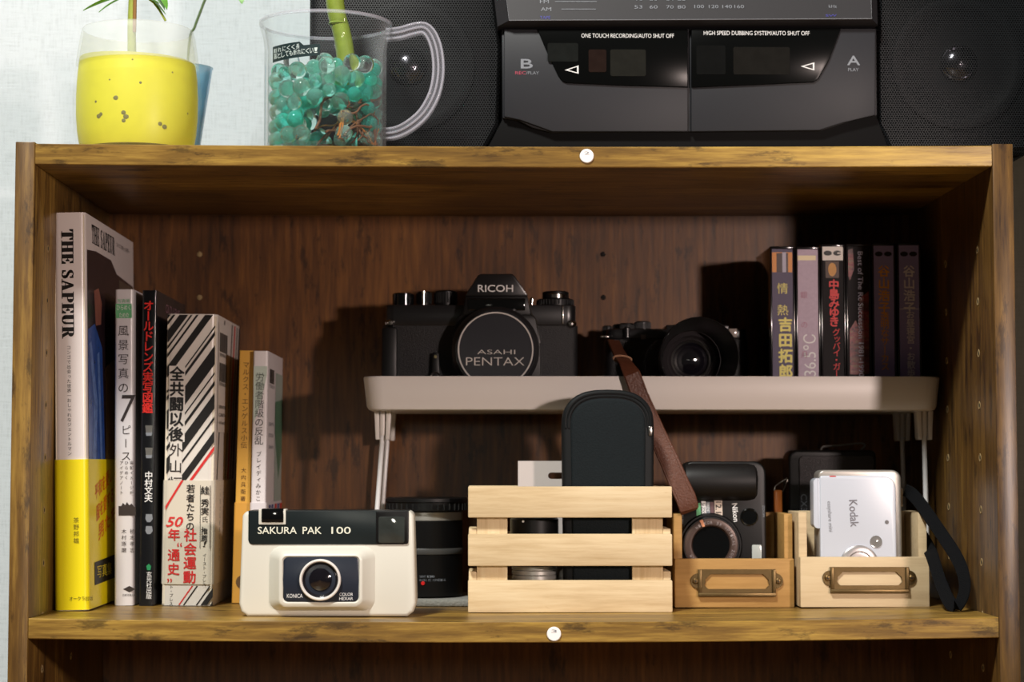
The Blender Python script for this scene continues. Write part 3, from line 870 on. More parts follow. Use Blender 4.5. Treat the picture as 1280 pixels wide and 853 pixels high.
# strap: out over the tray rim, down in front and folded back up
M_strap = mat('brown_leather', (88, 50, 34), 0.45, grain=.3, gscale=700, bump=.5)
M_thread = mat('tan_thread', (150, 112, 86), 0.7)
ctr = [(767, 426, Yc - .003), (771, 436, .170), (777, 447, .145), (785, 458, .124), (790, 468, .1195), (800, 495, .119), (810, 517, .119), (822, 545, .117), (836, 575, .1125), (849, 605, .1085), (857, 622, .1075), (860, 631, .1075), (861.5, 637, .1082), (861.5, 639.5, .1096), (860, 637, .1110)]
pts = [Q(*p) for p in ctr]; wds = [V3((1, 0, -0.15))] * 4 + [V3((1, 0, .35))] * 11
MB().ribbon(pts, wds, [.009, .0095, .0105, .011, .0112, .0112, .0113, .0122, .0128, .0132, .0134, .0132, .0126, .0118, .011], .0013, M_strap).build('strap', cc)['label'] = 'brown leather strap'
q = Q(778, 449, .1415); tg = (Q(785, 458, .124) - Q(777, 447, .145)).normalized(); wd = V3((1, 0, -.15)); wd = (wd - tg * wd.dot(tg)).normalized(); n = tg.cross(wd)
lp = [q + wd * .0062 * math.cos(a) + n * .0022 * math.sin(a) for a in [2 * math.pi * j / 20 for j in range(21)]]
MB().tube(lp, .0007, M_thread, 6, False).build('strap_keeper', cc)
for sd in (-1, 1):
    tp = []
    for i in range(4, 11):
        tg = (pts[i + 1] - pts[i - 1]).normalized(); d = V3((1, 0, .35)); d = (d - tg * d.dot(tg)).normalized(); n = tg.cross(d)
        if n.y > 0: n = -n
        tp.append(pts[i] + d * sd * .0047 + n * .0010)
    MB().tube(tp, .00018, mat('brown_thread', (104, 66, 48), .7), 5).build('strap_stitching', cc)

# ------------------------------------------------------------------ cassettes on the riser
Yk = 0.147
M_case = mat('dark_case', (24, 23, 25), 0.15, coat=.3)
M_silv = mat('silver_lilac_card', (176, 158, 176), 0.5, grain=.12, gscale=500)
M_prus = mat('violet_card', (142, 134, 192), 0.6)
M_purp = mat('dusk_card', (84, 76, 100), 0.55)
M_blk = mat('black_card', (24, 20, 22), 0.6, spec=.2)
M_ylw = mat('pale_yellow_print', (226, 216, 120), 0.5)
M_gold = mat('gold_print', (176, 120, 50), 0.5)
M_lil = mat('lilac_print', (176, 172, 190), 0.5)
specs = [
    (962.5, 993, 308, 'first cassette from the compact camera, with yellow lettering and small portrait on its spine'),
    (994.5, 1024.5, 308.5, 'cassette with shiny silver-lilac spine, second from the left'),
    (1025.5, 1056, 305.5, 'cassette with white topped black spine, tiny face and red lettering'),
    (1057, 1088, 305, 'black cassette spine with roses and long white English title'),
    (1089.5, 1119, 304, 'violet cassette spine with golden lettering'),
    (1121, 1150.5, 303.5, 'rightmost cassette, violet spine with pale lilac lettering'),
]
for i, (xa, xb, yt_, lab) in enumerate(specs):
    a = Q(xa, yt_, Yk); b2 = Q(xb, yt_, Yk); X0, X1 = a.x, b2.x; Z0, Z1 = zf, min(a.z, zf + .112)
    t = thing('cassette', lab, 'cassette', ((X0 + X1) / 2, Yk + .035, Z0), 'cassettes on the white riser')
    S = lambda px, py, e=.0004: V3((Q(px, py, Yk).x, Yk - e, Q(px, py, Yk).z))
    mb = MB().box(X0, X1, Yk + .0008, Yk + .070, Z0, Z1, M_case, .0008)
    for xx in (X0, X1 - .0011): mb.box(xx, xx + .0011, Yk - .0002, Yk + .001, Z0, Z1, M_case, .0003)
    for zz_ in (Z0, Z1 - .0016): mb.box(X0, X1, Yk - .0002, Yk + .001, zz_, zz_ + .0016, M_case, .0003)
    mb.build('case', t)
    mb = MB(); cm = [M_purp, M_silv, M_blk, M_blk, M_prus, M_prus][i]
    cx0, cx1, cz0, cz1 = X0 + .0013, X1 - .0013, Z0 + .0018, Z1 - (.0018 if i != 2 else .0002)
    mb.box(cx0, cx1, Yk + .0002, Yk + .0009, cz0, cz1, cm)
    yc_ = Yk + .0001; xm = (X0 + X1) / 2; w = cx1 - cx0
    fl = lambda u0, u1, pa, pb, m, e=0: mb.flat([V3((cx0 + w * u0, yc_ - e, Q(640, pa, Yk).z)), V3((cx0 + w * u1, yc_ - e, Q(640, pa, Yk).z)), V3((cx0 + w * u1, yc_ - e, Q(640, pb, Yk).z)), V3((cx0 + w * u0, yc_ - e, Q(640, pb, Yk).z))], m)
    top = lambda u, py, e=.0002: V3((cx0 + w * u, yc_ - e, Q(640, py, Yk).z))
    oval = lambda u, py, ru, rp, m, e=0: mb.flat([top(u + ru * math.cos(2 * math.pi * k / 18), py + rp * math.sin(2 * math.pi * k / 18), e) for k in range(18)], m)
    if i == 0:
        fl(.0, .98, 315, 340, mat('portrait_orange', (206, 132, 52), .4)); fl(.22, .78, 316, 340, mat('portrait_dark', (62, 44, 44), .3), .0001); fl(.5, .68, 315, 340, M_lil, .0002)
        mb.vtext('情熱', M_ylw, top(.5, 347), .0078, .0145, off=.0); mb.vtext('吉田拓郎', M_ylw, top(.62, 396), .0098, .0105, off=.025)
    elif i == 1:
        fl(.0, .9, 319, 325, mat('cream_print', (226, 212, 170), .4)); mb.vtext('銀の月', mat('faint_red_print', (170, 120, 140), .5), top(.3, 350), .005, .02)
        a_ = top(.26, 418); mb.text("36.5℃", M_wprint, top(.22, 472), .0285, .0075, U=FZ, V=V3((-1, 0, 0))) if False else mb.text("36.5℃", M_wprint, top(.86, 470), .028, .0085, U=FZ, V=V3((-1, 0, 0)))
    elif i == 2:
        fl(.0, 1, 306, 325, M_paperw); oval(.26, 316, .2, 3.2, M_kprint, .0002); oval(.72, 316, .2, 3.2, M_kprint, .0002); fl(.72, .94, 315.2, 316.8, M_paperw, .0003)
        fl(.14, .8, 326, 347, mat('hair_brown', (70, 48, 34), .5)); oval(.47, 336.5, .2, 8.5, mat('face_amber', (190, 136, 60), .5, grain=.25, gscale=300), .0001)
        mb.vtext('中島みゆき', M_rprint, top(.54, 350), .0074, .0062, off=.02); mb.vtext('グッバイ・ガール', M_rprint, top(.64, 411), .0054, .0046)
    elif i == 3:
        m_ = wood('rose_print', 0, (20, 16, 18), (124, 36, 42), (98, 92, 58), stain=(20, 16, 18), stretch=1.0, fine=700, big=330, stain_amt=.5)
        mb.flat([top(u, py, .0001) for u, py in ((.55, 372), (.98, 364), (.98, 468), (.06, 468), (.06, 412), (.35, 400), (.48, 408))], m_)
        mb.flat([top(u, py, .0001) for u, py in ((.02, 312), (.25, 310), (.3, 336), (.1, 350), (.02, 345))], m_)
        mb.text('Best of The Rc Succession 1981-1990', M_lil, top(.48, 314), .084, .0034, U=DN, V=FX, off=.004)
    else:
        oval(.26, 317, .2, 3, M_kprint, .0001); oval(.72, 317, .2, 3, M_kprint, .0001)
        m_ = mat('bright_gold_print', (226, 160, 66), .5) if i == 4 else mat('pale_lilac_print', (226, 222, 236), .5)
        mb.vtext('谷山浩子', m_, top(.5, 331), .0082, .0082, off=.014)
        if i == 4: mb.vtext('透明なサーカス', m_, top(.52, 390), .0060, .0056, off=.008)
        else:
            fl(.02, .98, 385.5, 386.3, m_, .0001); mb.vtext('お昼寝宮・お散歩宮', m_, top(.55, 388), .0058, .0056, off=.010)
    mb.build('inlay_card', t)

# ------------------------------------------------------------------ cream film camera in front
Ys = 0.037
P = lambda px, py, y=Ys: XZ(px, py, y)
zc0 = zs(Q(410, 700, Ys).x) + .0003
sk_ = thing('pocket_camera', 'cream and black pocket film camera standing in front of the shelf', 'camera', (Q(410, 700, Ys).x, Ys + .016, zc0))
L0, L1 = P(300, 700)[0], P(518, 700)[0]; zt1 = P(400, 639)[1]
body = [(P(298.5, 760)[0], zc0 + .008), (P(301, 760)[0], zc0 + .003), (P(309, 760)[0], zc0), (P(509, 760)[0], zc0), (P(517, 760)[0], zc0 + .003), (P(520, 760)[0], zc0 + .008),
        (P(517, 645)[0], zt1 - .003), (P(513, 640)[0], zt1), (P(307, 640)[0], zt1), (P(303, 645)[0], zt1 - .003)]
MB().prism(body, Ys, Ys + .033, M_cream, .0022, 3).build('body', sk_)
M_dgr = mat('green_black_panel', (26, 34, 36), 0.32)
mb = MB()
x0, x1 = P(310.5, 660)[0], P(511, 660)[0]
mb.prism(rrect(x0, x1, P(400, 681)[1], zt1 + .0002, (.003, .003, .0005, .0005)), Ys - .0006, Ys + .028, M_dgr, .0003)
a = P(322.5, 668.5); b2 = P(439, 660); 
for s_, xa, xb in (('SAKURA', 322.5, 371), ('PAK', 378.5, 402), ('100', 414.5, 438.5)):
    xa_ = P(xa, 664)[0]; mb.text(s_, mat('pale_cream_print', (222, 222, 205), .5), (xa_, Ys - .0009, P(xa, 667.6)[1]), P(xb, 664)[0] - xa_, .0042, off=.018)
mb.build('top_panel', sk_)['label'] = 'dark green-black name panel'
mb = MB()
a = P(323.5, 656); b2 = P(357.5, 638)
mb.prism(rrect(a[0], b2[0], a[1], b2[1] + .0006, .0006), Ys - .0014, Ys + .012, M_cream, .0003)
mb.build('button_surround', sk_)
a = P(327, 653.5); b2 = P(355, 636)
MB().prism([(a[0], a[1]), (b2[0], a[1]), (b2[0], b2[1]), (a[0], b2[1])], Ys - .0022, Ys + .010, M_gloss, .0008).build('shutter_button', sk_)
mb = MB()
a = P(470, 681.2); b2 = P(510.8, 639); mb.prism(rrect(a[0], b2[0], a[1] + .0004, b2[1], .0014), Ys - .0012, Ys + .001, M_black, .0004)
a = P(473, 679); b2 = P(506, 646); mb.prism(rrect(a[0], b2[0], a[1], b2[1], .0012), Ys - .0015, Ys + .001, mat('finder_window', (52, 56, 54), 0.05, coat=1, grain=.5, gscale=120), .0004)
mb.build('viewfinder', sk_)
mb = MB()
def loopr(xa, xb, ya, yb, r, y): return [V3((x, y, z)) for x, z in rrect(P(xa, 700)[0], P(xb, 700)[0], P(400, yb)[1], P(400, ya)[1], r, 5)]
mb.loft([loopr(336, 470, 683, 764, .007, Ys + .0004), loopr(345, 460, 687, 761, .006, Ys - .004), loopr(350, 455, 691, 758, .0045, Ys - .0085), loopr(352, 453.5, 693, 756, .004, Ys - .0092), loopr(354.5, 451, 694.5, 753, .003, Ys - .0094), loopr(356, 449.5, 696, 751.5, .003, Ys - .0084)], M_cream, True, False)
mb.build('lens_surround', sk_)
mb = MB()
pl = [V3((x, 0, z)) for x, z in [P(357, 699), P(360, 696.5), P(402, 695.2), P(446, 696.5), P(449, 699), P(449.8, 724), P(448.5, 747), P(445, 750.5), P(402, 752.2), P(360, 750.5), P(357, 747), P(355.5, 724)]]
mb.prism([(p.x, p.z) for p in pl], Ys - .0090, Ys - .004, mat('slate_plate', (36, 42, 54), 0.3), .0003)
lx = P(402, 724)
for s_, xa, xb, ya, yb in (('KONICA', 360.5, 380, 746.5, 741.5), ('COLOR', 425.5, 442.5, 744, 740.2), ('HEXAR', 425.5, 442.5, 749.3, 745.5)):
    q = P(xa, ya); mb.text(s_, M_wprint, (q[0], Ys - .0092, q[1]), P(xb, ya)[0] - q[0], P(xb, yb)[1] - q[1])
mb.build('lens_plate', sk_)['label'] = 'slate lens plate'
r = 25.5 / (F / (D + Ys))
MB().lathe([(r, 0), (r, .0028), (r - .0005, .0034), (r - .0012, .0034), (r - .0018, .0022), (r - .0018, -.001)], (lx[0], Ys - .0088, lx[1]), M_white, FN, 64).build('lens_ring', sk_)
mb = MB().lathe([(r - .0016, .0022), (r - .0020, .0018), (r * .62, -.0012)], (lx[0], Ys - .0086, lx[1]), mat('lens_cone', (30, 28, 32), 0.25, coat=.6), FN, 48)
mb.lathe([(r * .64, -.0012), (r * .52, .0012), (r * .25, .0026), (0, .0031)], (lx[0], Ys - .0086, lx[1]), M_lens, FN, 40)
mb.build('front_lens', sk_)

# ------------------------------------------------------------------ grey felt and the standing zoom lens
fx0, fx1 = Q(500, 760, .086).x, Q(592, 760, .086).x
zfe = zs((fx0 + fx1) / 2)
M_felt = mat('grey_felt', (134, 134, 129), 0.95, grain=.35, gscale=600, bump=1.0)
felt = MB().prism(rrect(fx0, fx1, .128, .205, .004, 3), zfe + .0002, zfe + .0045, M_felt, .001, U=FX, V=YY, N=FZ).build('felt_pad')
tag(own_origin(felt, ((fx0 + fx1) / 2, .16, zfe)), 'small grey felt pad under the tall black zoom lens', 'felt pad')
Yl = 0.165
lq = Q(533, 700, Yl); zl0 = zfe + .0047; s_ = F / (D + Yl); H = lambda py: Q(533, py, Yl - .02).z
lz = thing('zoom_lens', 'tall black zoom lens standing upright behind the cream camera', 'camera lens', (lq.x, Yl, zl0))
z_ = lambda py: H(py) - zl0
r1 = 50 / s_; r2 = 45 / s_
prof = [(0, 0), (r2 - .002, 0), (r2, .001), (r2, z_(694)), (r2 - .0006, z_(693.5)), (r2 - .0006, z_(690)), (r2, z_(689.5)), (r2, z_(652)), (r2 - .0008, z_(651))]
MB().lathe(prof, (lq.x, Yl, zl0), M_black, FZ, 64).build('barrel', lz)
MB().lathe([(r2 - .001, z_(651.5)), (r2 - .0002, z_(651)), (r2 - .0002, z_(641)), (r2 - .001, z_(640.5))], (lq.x, Yl, zl0), mat('brushed_silver', (186, 184, 178), 0.38, metal=.6), FZ, 64).build('silver_ring', lz)
MB().lathe([(r2 + .0003, z_(693.5)), (r2 + .0005, z_(692.5)), (r2 + .0005, z_(687)), (r2 + .0003, z_(686))], (lq.x, Yl, zl0), mat('dull_grey_ring', (92, 92, 91), 0.4, metal=.4), FZ, 64).build('grey_ring', lz)
mb = MB().lathe([(r2 - .0012, z_(640)), (r1, z_(639)), (r1, z_(629)), (r1 + .0006, z_(628)), (r1 + .0006, z_(624)), (r1 - .001, z_(622.5)), (0, z_(622.5))], (lq.x, Yl, zl0), M_black, FZ, 64)
for k in range(40):
    an = 2 * math.pi * k / 40; cx, cy = lq.x + r1 * math.cos(an), Yl + r1 * math.sin(an)
    mb.box(cx - .0005, cx + .0005, cy - .0005, cy + .0005, zl0 + z_(638), zl0 + z_(630), M_black)
mb.build('lens_cap', lz)
mb = MB()
for t_, py, wd in (('28mm 1:1.8', 722, .010), ('MACRO DG ASPHERICAL', 726.5, .018)):
    n = len(t_); aw = wd / n
    for k, ch in enumerate(t_):
        if ch == ' ': continue
        an = (Q(526, 720, Yl).x - lq.x + k * aw) / r2
        p_ = V3((lq.x + (r2 + .0003) * math.sin(an), Yl - (r2 + .0003) * math.cos(an), H(py)))
        mb.text(ch, M_gprint, p_, aw * .8, .0014, U=V3((math.cos(an), math.sin(an), 0)), V=FZ)
an = (Q(530, 730, Yl).x - lq.x) / r2
mb.lathe([(0, .0006), (.0012, .0006), (.0013, 0)], (lq.x + r2 * math.sin(an), Yl - r2 * math.cos(an), H(729)), mat('red_dot', (220, 40, 40), .4), V3((math.sin(an), -math.cos(an), 0)), 16)
mb.build('lettering', lz)

# ------------------------------------------------------------------ slatted crate and what stands in it
Ycr, Dcr = 0.073, 0.054
cx0, cx1 = Q(585, 700, Ycr).x, Q(840.5, 700, Ycr).x
zcr = zs((cx0 + cx1) / 2) + .0003
cr_ = thing('wooden_crate', 'pale slatted wooden crate in the middle of the shelf', 'crate', ((cx0 + cx1) / 2, Ycr + Dcr / 2, zcr))
for Yy in (Ycr, Ycr + Dcr - .006):
    for (ya, yb) in ((608.5, 647.5), (668, 708), (726, 767)):
        z1, z0 = Q(640, ya, Ycr).z, max(Q(640, yb, Ycr).z, zcr)
        MB().box(cx0, cx1, Yy, Yy + .006, z0, z1, M_pine, .0007).build('slat', cr_)
for xa, xb in ((596, 634.5), (791, 829.5)):
    a, b2 = Q(xa, 650, Ycr).x, Q(xb, 650, Ycr).x
    for Yy in (Ycr + .006, Ycr + Dcr - .012):
        MB().box(a, b2, Yy, Yy + .006, zcr + .0005, Q(640, 612, Ycr).z, M_pinez, .0004).build('post', cr_)
for s2 in (-1, 1):
    xx = Q(596, 650, Ycr).x if s2 < 0 else Q(829.5, 650, Ycr).x - .005
    for (ya, yb) in ((610, 645), (662, 704), (716, 764)):
        pass
    for (ya, yb) in ((661.5, 702), (715.5, 764)):
        MB().box(cx0 + .0004 if s2 < 0 else cx1 - .0054, cx0 + .0054 if s2 < 0 else cx1 - .0004, Ycr + .0062, Ycr + Dcr - .0062, Q(640, yb, Ycr).z, Q(640, ya, Ycr).z, M_pine, .0006).build('end_slat', cr_)
zfl = zcr + .004
MB().box(Q(634.5, 650, Ycr).x + .0003, Q(791, 650, Ycr).x - .0003, Ycr + .0065, Ycr + Dcr - .0065, zcr + .0005, zfl, M_pine, .0004).build('floor_panel', cr_)
# black zip pouch
Yp = 0.083
pp = thing('zip_pouch', 'tall black fabric pouch with rounded top standing in the crate', 'pouch', (Q(760, 600, Yp).x, Yp + .008, zfl + .0003))
def arch(dx, dt, zb):
    l, r_ = Q(702.5, 530, Yp).x + dx, Q(818, 530, Yp).x - dx; zt_ = Q(760, 487, Yp).z - dt; sh = Q(760, 531, Yp).z
    out = [(l + .0012, zb), (r_ - .001, zb), (r_, sh - .002)]
    w = (r_ - l) / 2; cx = (l + r_) / 2
    for k in range(1, 20):
        a = math.pi * k / 20; out.append((cx + w * math.copysign(abs(math.cos(a)) ** .72, math.cos(a)), sh + (zt_ - sh) * math.sin(a) ** .9))
    out.append((l, sh - .002)); return out
M_neo = mat('black_neoprene', (23, 29, 32), 0.85, spec=.2, grain=.3, gscale=900, bump=.6)
M_pip = mat('black_piping', (15, 18, 20), 0.6, spec=.3, grain=.2, gscale=900)
zpb = zfl + .0005
MB().prism(arch(0, 0, zpb), Yp + .0015, Yp + .0165, M_pip, .0028, 3).build('body', pp)
MB().prism(arch(.0055, .0055, zpb + .001), Yp, Yp + .004, M_neo, .0018, 3).build('front_panel', pp)
mb = MB()
for dx in (.0022, .0042):
    mb.tube([(x, Yp + .0012, z) for x, z in arch(dx, dx, zpb + .003)[2:]], .0007, M_pip, 6)
mb.build('piping', pp)
q = Q(813, 539, Yp); mb = MB().box(q.x - .0012, q.x + .0012, Yp + .000, Yp + .003, q.z - .003, q.z + .003, M_silver, .0006)
mb.build('zip_pull', pp)
# prime lens in the crate
q = Q(668, 690, .100); pl_ = thing('prime_lens', 'short black lens with silver band inside the crate, left of the pouch', 'camera lens', (q.x, .100, zfl + .0003))
zq = lambda py: Q(668, py, .086).z
zb_ = zfl + .0003; rr = .0145
MB().lathe([(0, 0), (rr - .001, 0), (rr, .001), (rr, zq(726) - zb_)], (q.x, .100, zb_), M_black, FZ, 40).build('mount', pl_)
mb = MB()
for k in range(3):
    za = zq(726) + k * (zq(708) - zq(726)) / 3; zb2 = zq(726) + (k + 1) * (zq(708) - zq(726)) / 3
    mb.lathe([(rr - .0008, za - zb_), (rr, za - zb_ + .0004), (rr, zb2 - zb_ - .0006), (rr - .0008, zb2 - zb_)], (q.x, .100, zb_), MATS['brushed_silver'], FZ, 40)
mb.build('silver_band', pl_)
mb = MB().lathe([(rr - .0005, zq(708) - zb_), (rr + .001, zq(706) - zb_), (rr + .001, zq(650) - zb_), (rr, zq(648) - zb_), (rr - .002, zq(648) - zb_), (rr - .003, zq(655) - zb_), (0, zq(655) - zb_)], (q.x, .100, zb_), M_black, FZ, 40)
mb.lathe([(0, .0004), (.0008, .0004), (.0008, 0)], (q.x - .0075, .100 - .0136, zq(652)), M_wprint, FN, 10)
mb.build('focus_ring', pl_)
# pale plate with slot
Yq = 0.1165
a, b2 = Q(647.5, 576.5, Yq), Q(745, 576.5, Yq)
M_plate = mat('pale_grey_plate', (196, 188, 184), 0.45)
sl0, sl1, szc, srr = Q(685, 595, Yq).x, Q(712, 595, Yq).x, Q(700, 595, Yq).z, .0021
def ring_plate(mb, x0, x1, z0, z1, y0, y1, m):
    n = 8
    hole = [(sl0 + srr + srr * math.cos(R(90 + 180 * k / n)), szc + srr * math.sin(R(90 + 180 * k / n))) for k in range(n + 1)] + [(sl1 - srr + srr * math.cos(R(-90 + 180 * k / n)), szc + srr * math.sin(R(-90 + 180 * k / n))) for k in range(n + 1)]
    bm = bmesh.new()
    vo = [bm.verts.new((x, y0, z)) for x, z in ((x0, z0), (x1, z0), (x1, z1), (x0, z1))]; vi = [bm.verts.new((x, y0, z)) for x, z in hole]
    es = [bm.edges.new((vo[i], vo[(i + 1) % 4])) for i in range(4)] + [bm.edges.new((vi[i], vi[(i + 1) % len(vi)])) for i in range(len(vi))]
    bmesh.ops.triangle_fill(bm, edges=es, use_beauty=True)
    fs = list(bm.faces); r_ = bmesh.ops.extrude_face_region(bm, geom=fs)
    for g in r_['geom']:
        if isinstance(g, bmesh.types.BMVert): g.co.y = y1
    bmesh.ops.recalc_face_normals(bm, faces=bm.faces)
    mb.bm(bm, m)
mb = MB(); ring_plate(mb, a.x, b2.x, zfl + .0003, a.z, Yq, Yq + .002, M_plate)
o = mb.build('slotted_plate'); tag(own_origin(o, ((a.x + b2.x) / 2, Yq, zfl)), 'pale grey slotted plate standing behind the pouch in the crate', 'plate')

# ------------------------------------------------------------------ label-holder boxes
M_brass = mat('antique_brass', (104, 86, 56), 0.4, metal=.85, grain=.2)
M_card = mat('bare_wood_card', (206, 170, 120), .6)


def card_box(lab, xa, xb, Y, dep, wd_, ytf, yts, hx0, hx1, hy0, hy1):
    x0, x1 = Q(xa, 730, Y).x, Q(xb, 730, Y).x; z0 = zs((x0 + x1) / 2) + .0003
    t = thing('card_box', lab, 'wooden box', ((x0 + x1) / 2, Y + dep / 2, z0), 'small wooden boxes with brass label holders')
    zf_, zs_ = Q(640, ytf, Y).z, Q(640, yts, Y).z; th = .0055
    MB().box(x0, x1, Y, Y + .006, z0, zf_, wd_, .0007).build('front_panel', t)
    for xx in (x0, x1 - th): MB().box(xx, xx + th, Y + .0062, Y + dep, z0, zs_, wd_, .0006).build('side_panel', t)
    MB().box(x0 + th + .0001, x1 - th - .0001, Y + dep - .005, Y + dep, z0, zs_, wd_, .0006).build('rear_panel', t)
    MB().box(x0 + th + .0001, x1 - th - .0001, Y + .0062, Y + dep - .0052, z0, z0 + .004, wd_).build('bottom_panel', t)
    # label holder
    p = lambda px, py: XZ(px, py, Y); mb = MB()
    xo0, xo1, zo0, zo1 = p(hx0, hy1)[0], p(hx1, hy1)[0], p(hx0, hy1)[1], p(hx0, hy0)[1]
    ww = xo1 - xo0; hh = zo1 - zo0; cc_ = .0042; bx0, bx1 = xo0 + .0040, xo1 - .0040; bz0, bz1 = zo0 + .0048, zo1 - .0030
    ou = [(xo0, zo0), (xo1, zo0), (xo1, zo1), (xo0, zo1)]
    inn = [(bx0 + cc_ * .6, bz0), (bx1 - cc_ * .6, bz0), (bx1, bz0 + cc_ * .6), (bx1, bz1 - cc_), (bx1 - cc_, bz1), (bx0 + cc_, bz1), (bx0, bz1 - cc_), (bx0, bz0 + cc_ * .6)]
    bm = bmesh.new()
    vo = [bm.verts.new((x, Y - .0014, z)) for x, z in ou]; vi = [bm.verts.new((x, Y - .0014, z)) for x, z in inn]
    es = [bm.edges.new((vo[i], vo[(i + 1) % 4])) for i in range(4)] + [bm.edges.new((vi[i], vi[(i + 1) % 8])) for i in range(8)]
    bmesh.ops.triangle_fill(bm, edges=es, use_beauty=True)
    r_ = bmesh.ops.extrude_face_region(bm, geom=list(bm.faces))
    for g in r_['geom']:
        if isinstance(g, bmesh.types.BMVert): g.co.y = Y - .0001
    bmesh.ops.recalc_face_normals(bm, faces=bm.faces); mb.bm(bm, M_brass)
    mb.box(xo0, xo1, Y - .0030, Y - .0012, zo0, zo0 + .0024, M_brass, .0005)
    for xx in (xo0, xo1 - .0024): mb.box(xx, xx + .0024, Y - .0024, Y - .0012, zo0 + .002, zo1, M_brass, .0004)
    zc_ = (zo0 + zo1) / 2 + .0012
    for xx in (xo0, xo1):
        mb.disc((xx, Y - .0001, zc_), .0048, .0012, M_brass, FN, 24)
    h = mb.build('label_holder', t)
    for xx, sg in ((xo0 - .0016, -1), (xo1 + .0016, 1)):
        mb = MB().lathe([(.0019, .0), (.0019, .0006), (.0013, .0011), (0, .0012)], (xx, Y - .0013, zc_), mat('dark_brass', (128, 104, 66), .35, metal=.9), FN, 18)
        mb.box(xx - .0012, xx + .0012, Y - .00262, Y - .0024, zc_ - .0002, zc_ + .0002, M_kprint); mb.box(xx - .0002, xx + .0002, Y - .00262, Y - .0024, zc_ - .0012, zc_ + .0012, M_kprint)
        mb.build('screw', h)
    return t, x0, x1, z0


B1 = card_box('honey-brown wooden box with brass label holder, right of the crate', 843.5, 993, .106, .054, M_oak, 699, 643, 872.5, 969.5, 712, 746)
B2 = card_box('paler wooden box with brass label holder holding the white camera', 1000.5, 1162, .094, .050, M_beech, 697, 641, 1037.5, 1136, 709, 741.5)

# ------------------------------------------------------------------ black camera on end in the honey box
Yn = 0.122
P = lambda px, py, y=Yn: XZ(px, py, y)
zn0 = B1[3] + .0044
nk = thing('digital_camera', 'black digital camera standing on end in the honey-brown box', 'camera', (P(900, 680)[0], Yn + .012, zn0))
x0, x1 = B1[1] + .0062, P(958, 650)[0]; zg = P(900, 628)[1]; ztop = P(900, 577)[1]
MB().prism(rrect(x0, x1, zn0, ztop, (.002, .002, .008, .008)), Yn, Yn + .025, M_black, .0015, 3).build('body', nk)
gz = P(900, 603)[1]; gr = .0128
mb = MB().lathe([(0, 0), (gr - .003, 0), (gr - .0006, .002), (gr, .006), (gr, P(945, 603)[0] - x0 - .006), (gr - .001, P(945, 603)[0] - x0 - .0015), (gr - .003, P(945, 603)[0] - x0), (0, P(945, 603)[0] - x0)], (x0 + .0005, Yn + .004, gz), mat('rubber_grip', (15, 13, 13), 0.5, spec=.35), FX, 36)
mb.build('grip', nk)
lx_, lz_ = P(888, 681.5)
rn = 40 / (F / (D + Yn))
MB().lathe([(rn, 0), (rn - .001, .002), (rn - .002, .002)], (lx_, Yn, lz_), M_black, FN, 56).build('lens_collar', nk)
mb = MB().lathe([(rn - .002, .0015), (rn - .0028, .0045), (rn - .0035, .005), (rn * .86, .005)], (lx_, Yn, lz_), M_blackm, FN, 56)
mb.lathe([(rn * .84, .0048), (rn * .8, .0052), (rn * .62, .0048), (rn * .58, .0035)], (lx_, Yn, lz_), mat('bronze_ring', (74, 58, 52), 0.35, metal=.3), FN, 56)
t_ = 'NIKKOR 5x OPTICAL ZOOM VR 6.7-33.5mm'
for k, ch in enumerate(t_):
    an = R(130 - 290 * k / len(t_))
    if ch == ' ': continue
    d = V3((math.cos(an), 0, math.sin(an))); tg = V3((math.sin(an), 0, -math.cos(an)))
    mb.text(ch, M_ringp, V3((lx_, Yn - .0054, lz_)) + d * rn * .66 - tg * .0006, .0013, .0018, U=tg, V=d)
mb.build('lens_barrel', nk)
MB().lathe([(rn * .6, .0034), (rn * .3, .0030), (0, .0032)], (lx_, Yn, lz_), M_gloss, FN, 40).build('front_lens', nk)
mb = MB()
an = R(112); d = V3((math.cos(an), 0, math.sin(an))); tg = V3((math.sin(an), 0, -math.cos(an))); o_ = V3((lx_, Yn - .0055, lz_))
mb.flat([o_ + d * rn * .62 - tg * .0008, o_ + d * rn * .62 + tg * .0008, o_ + d * rn * .84 + tg * .0011, o_ + d * rn * .84 - tg * .0011], mat('orange_mark', (220, 150, 110), .4))
mb.build('index_mark', nk)
mb = MB()
q = P(914.8, 630); mb.text('Nikon', M_wprint, (q[0], Yn - .0003, q[1]), .0118, .0034, U=(DN + FX * .09).normalized(), V=(FX + FZ * .09).normalized(), off=.03)
st_ = [(870, 875.5, M_green, 626, 645), (876.5, 882, M_wprint, 624, 644), (882.5, 887, M_gprint, 625, 643), (887.5, 892, mat('plum_print', (96, 70, 74), .5), 625, 642), (893, 902.5, mat('cream_sticker', (206, 190, 176), .5), 623, 646)]
for xa, xb, m_, ya, yb in st_:
    ya += 3; yb += 3
    mb.flat([V3((P(a, d)[0], Yn - .0002, P(a, d)[1])) for a, d in ((xa, ya), (xb, ya), (xb + .8, yb), (xa + .8, yb))], m_)
q = P(894.5, 627.5); mb.text('12.1', M_kprint, (q[0], Yn - .0004, q[1]), .0072, .0036, U=DN, V=FX, off=.02)
q = P(876.8, 629); mb.text('5x ZOOM', M_kprint, (q[0], Yn - .0004, q[1]), .0085, .0022, U=DN, V=FX)
q = P(882.8, 629); mb.text('WIDE 28', M_wprint, (q[0], Yn - .0004, q[1]), .0085, .0020, U=DN, V=FX)
q = P(848.5, 637); mb.text('COOLPIX', M_gprint, (q[0], Yn - .0003, q[1]), .0095, .0030, U=DN, V=FX)
q = P(953, 632); mb.text('ZOOM', M_gprint, (q[0], Yn - .0003, q[1]), .0075, .0014, U=DN, V=FX)
mb.build('lettering', nk)
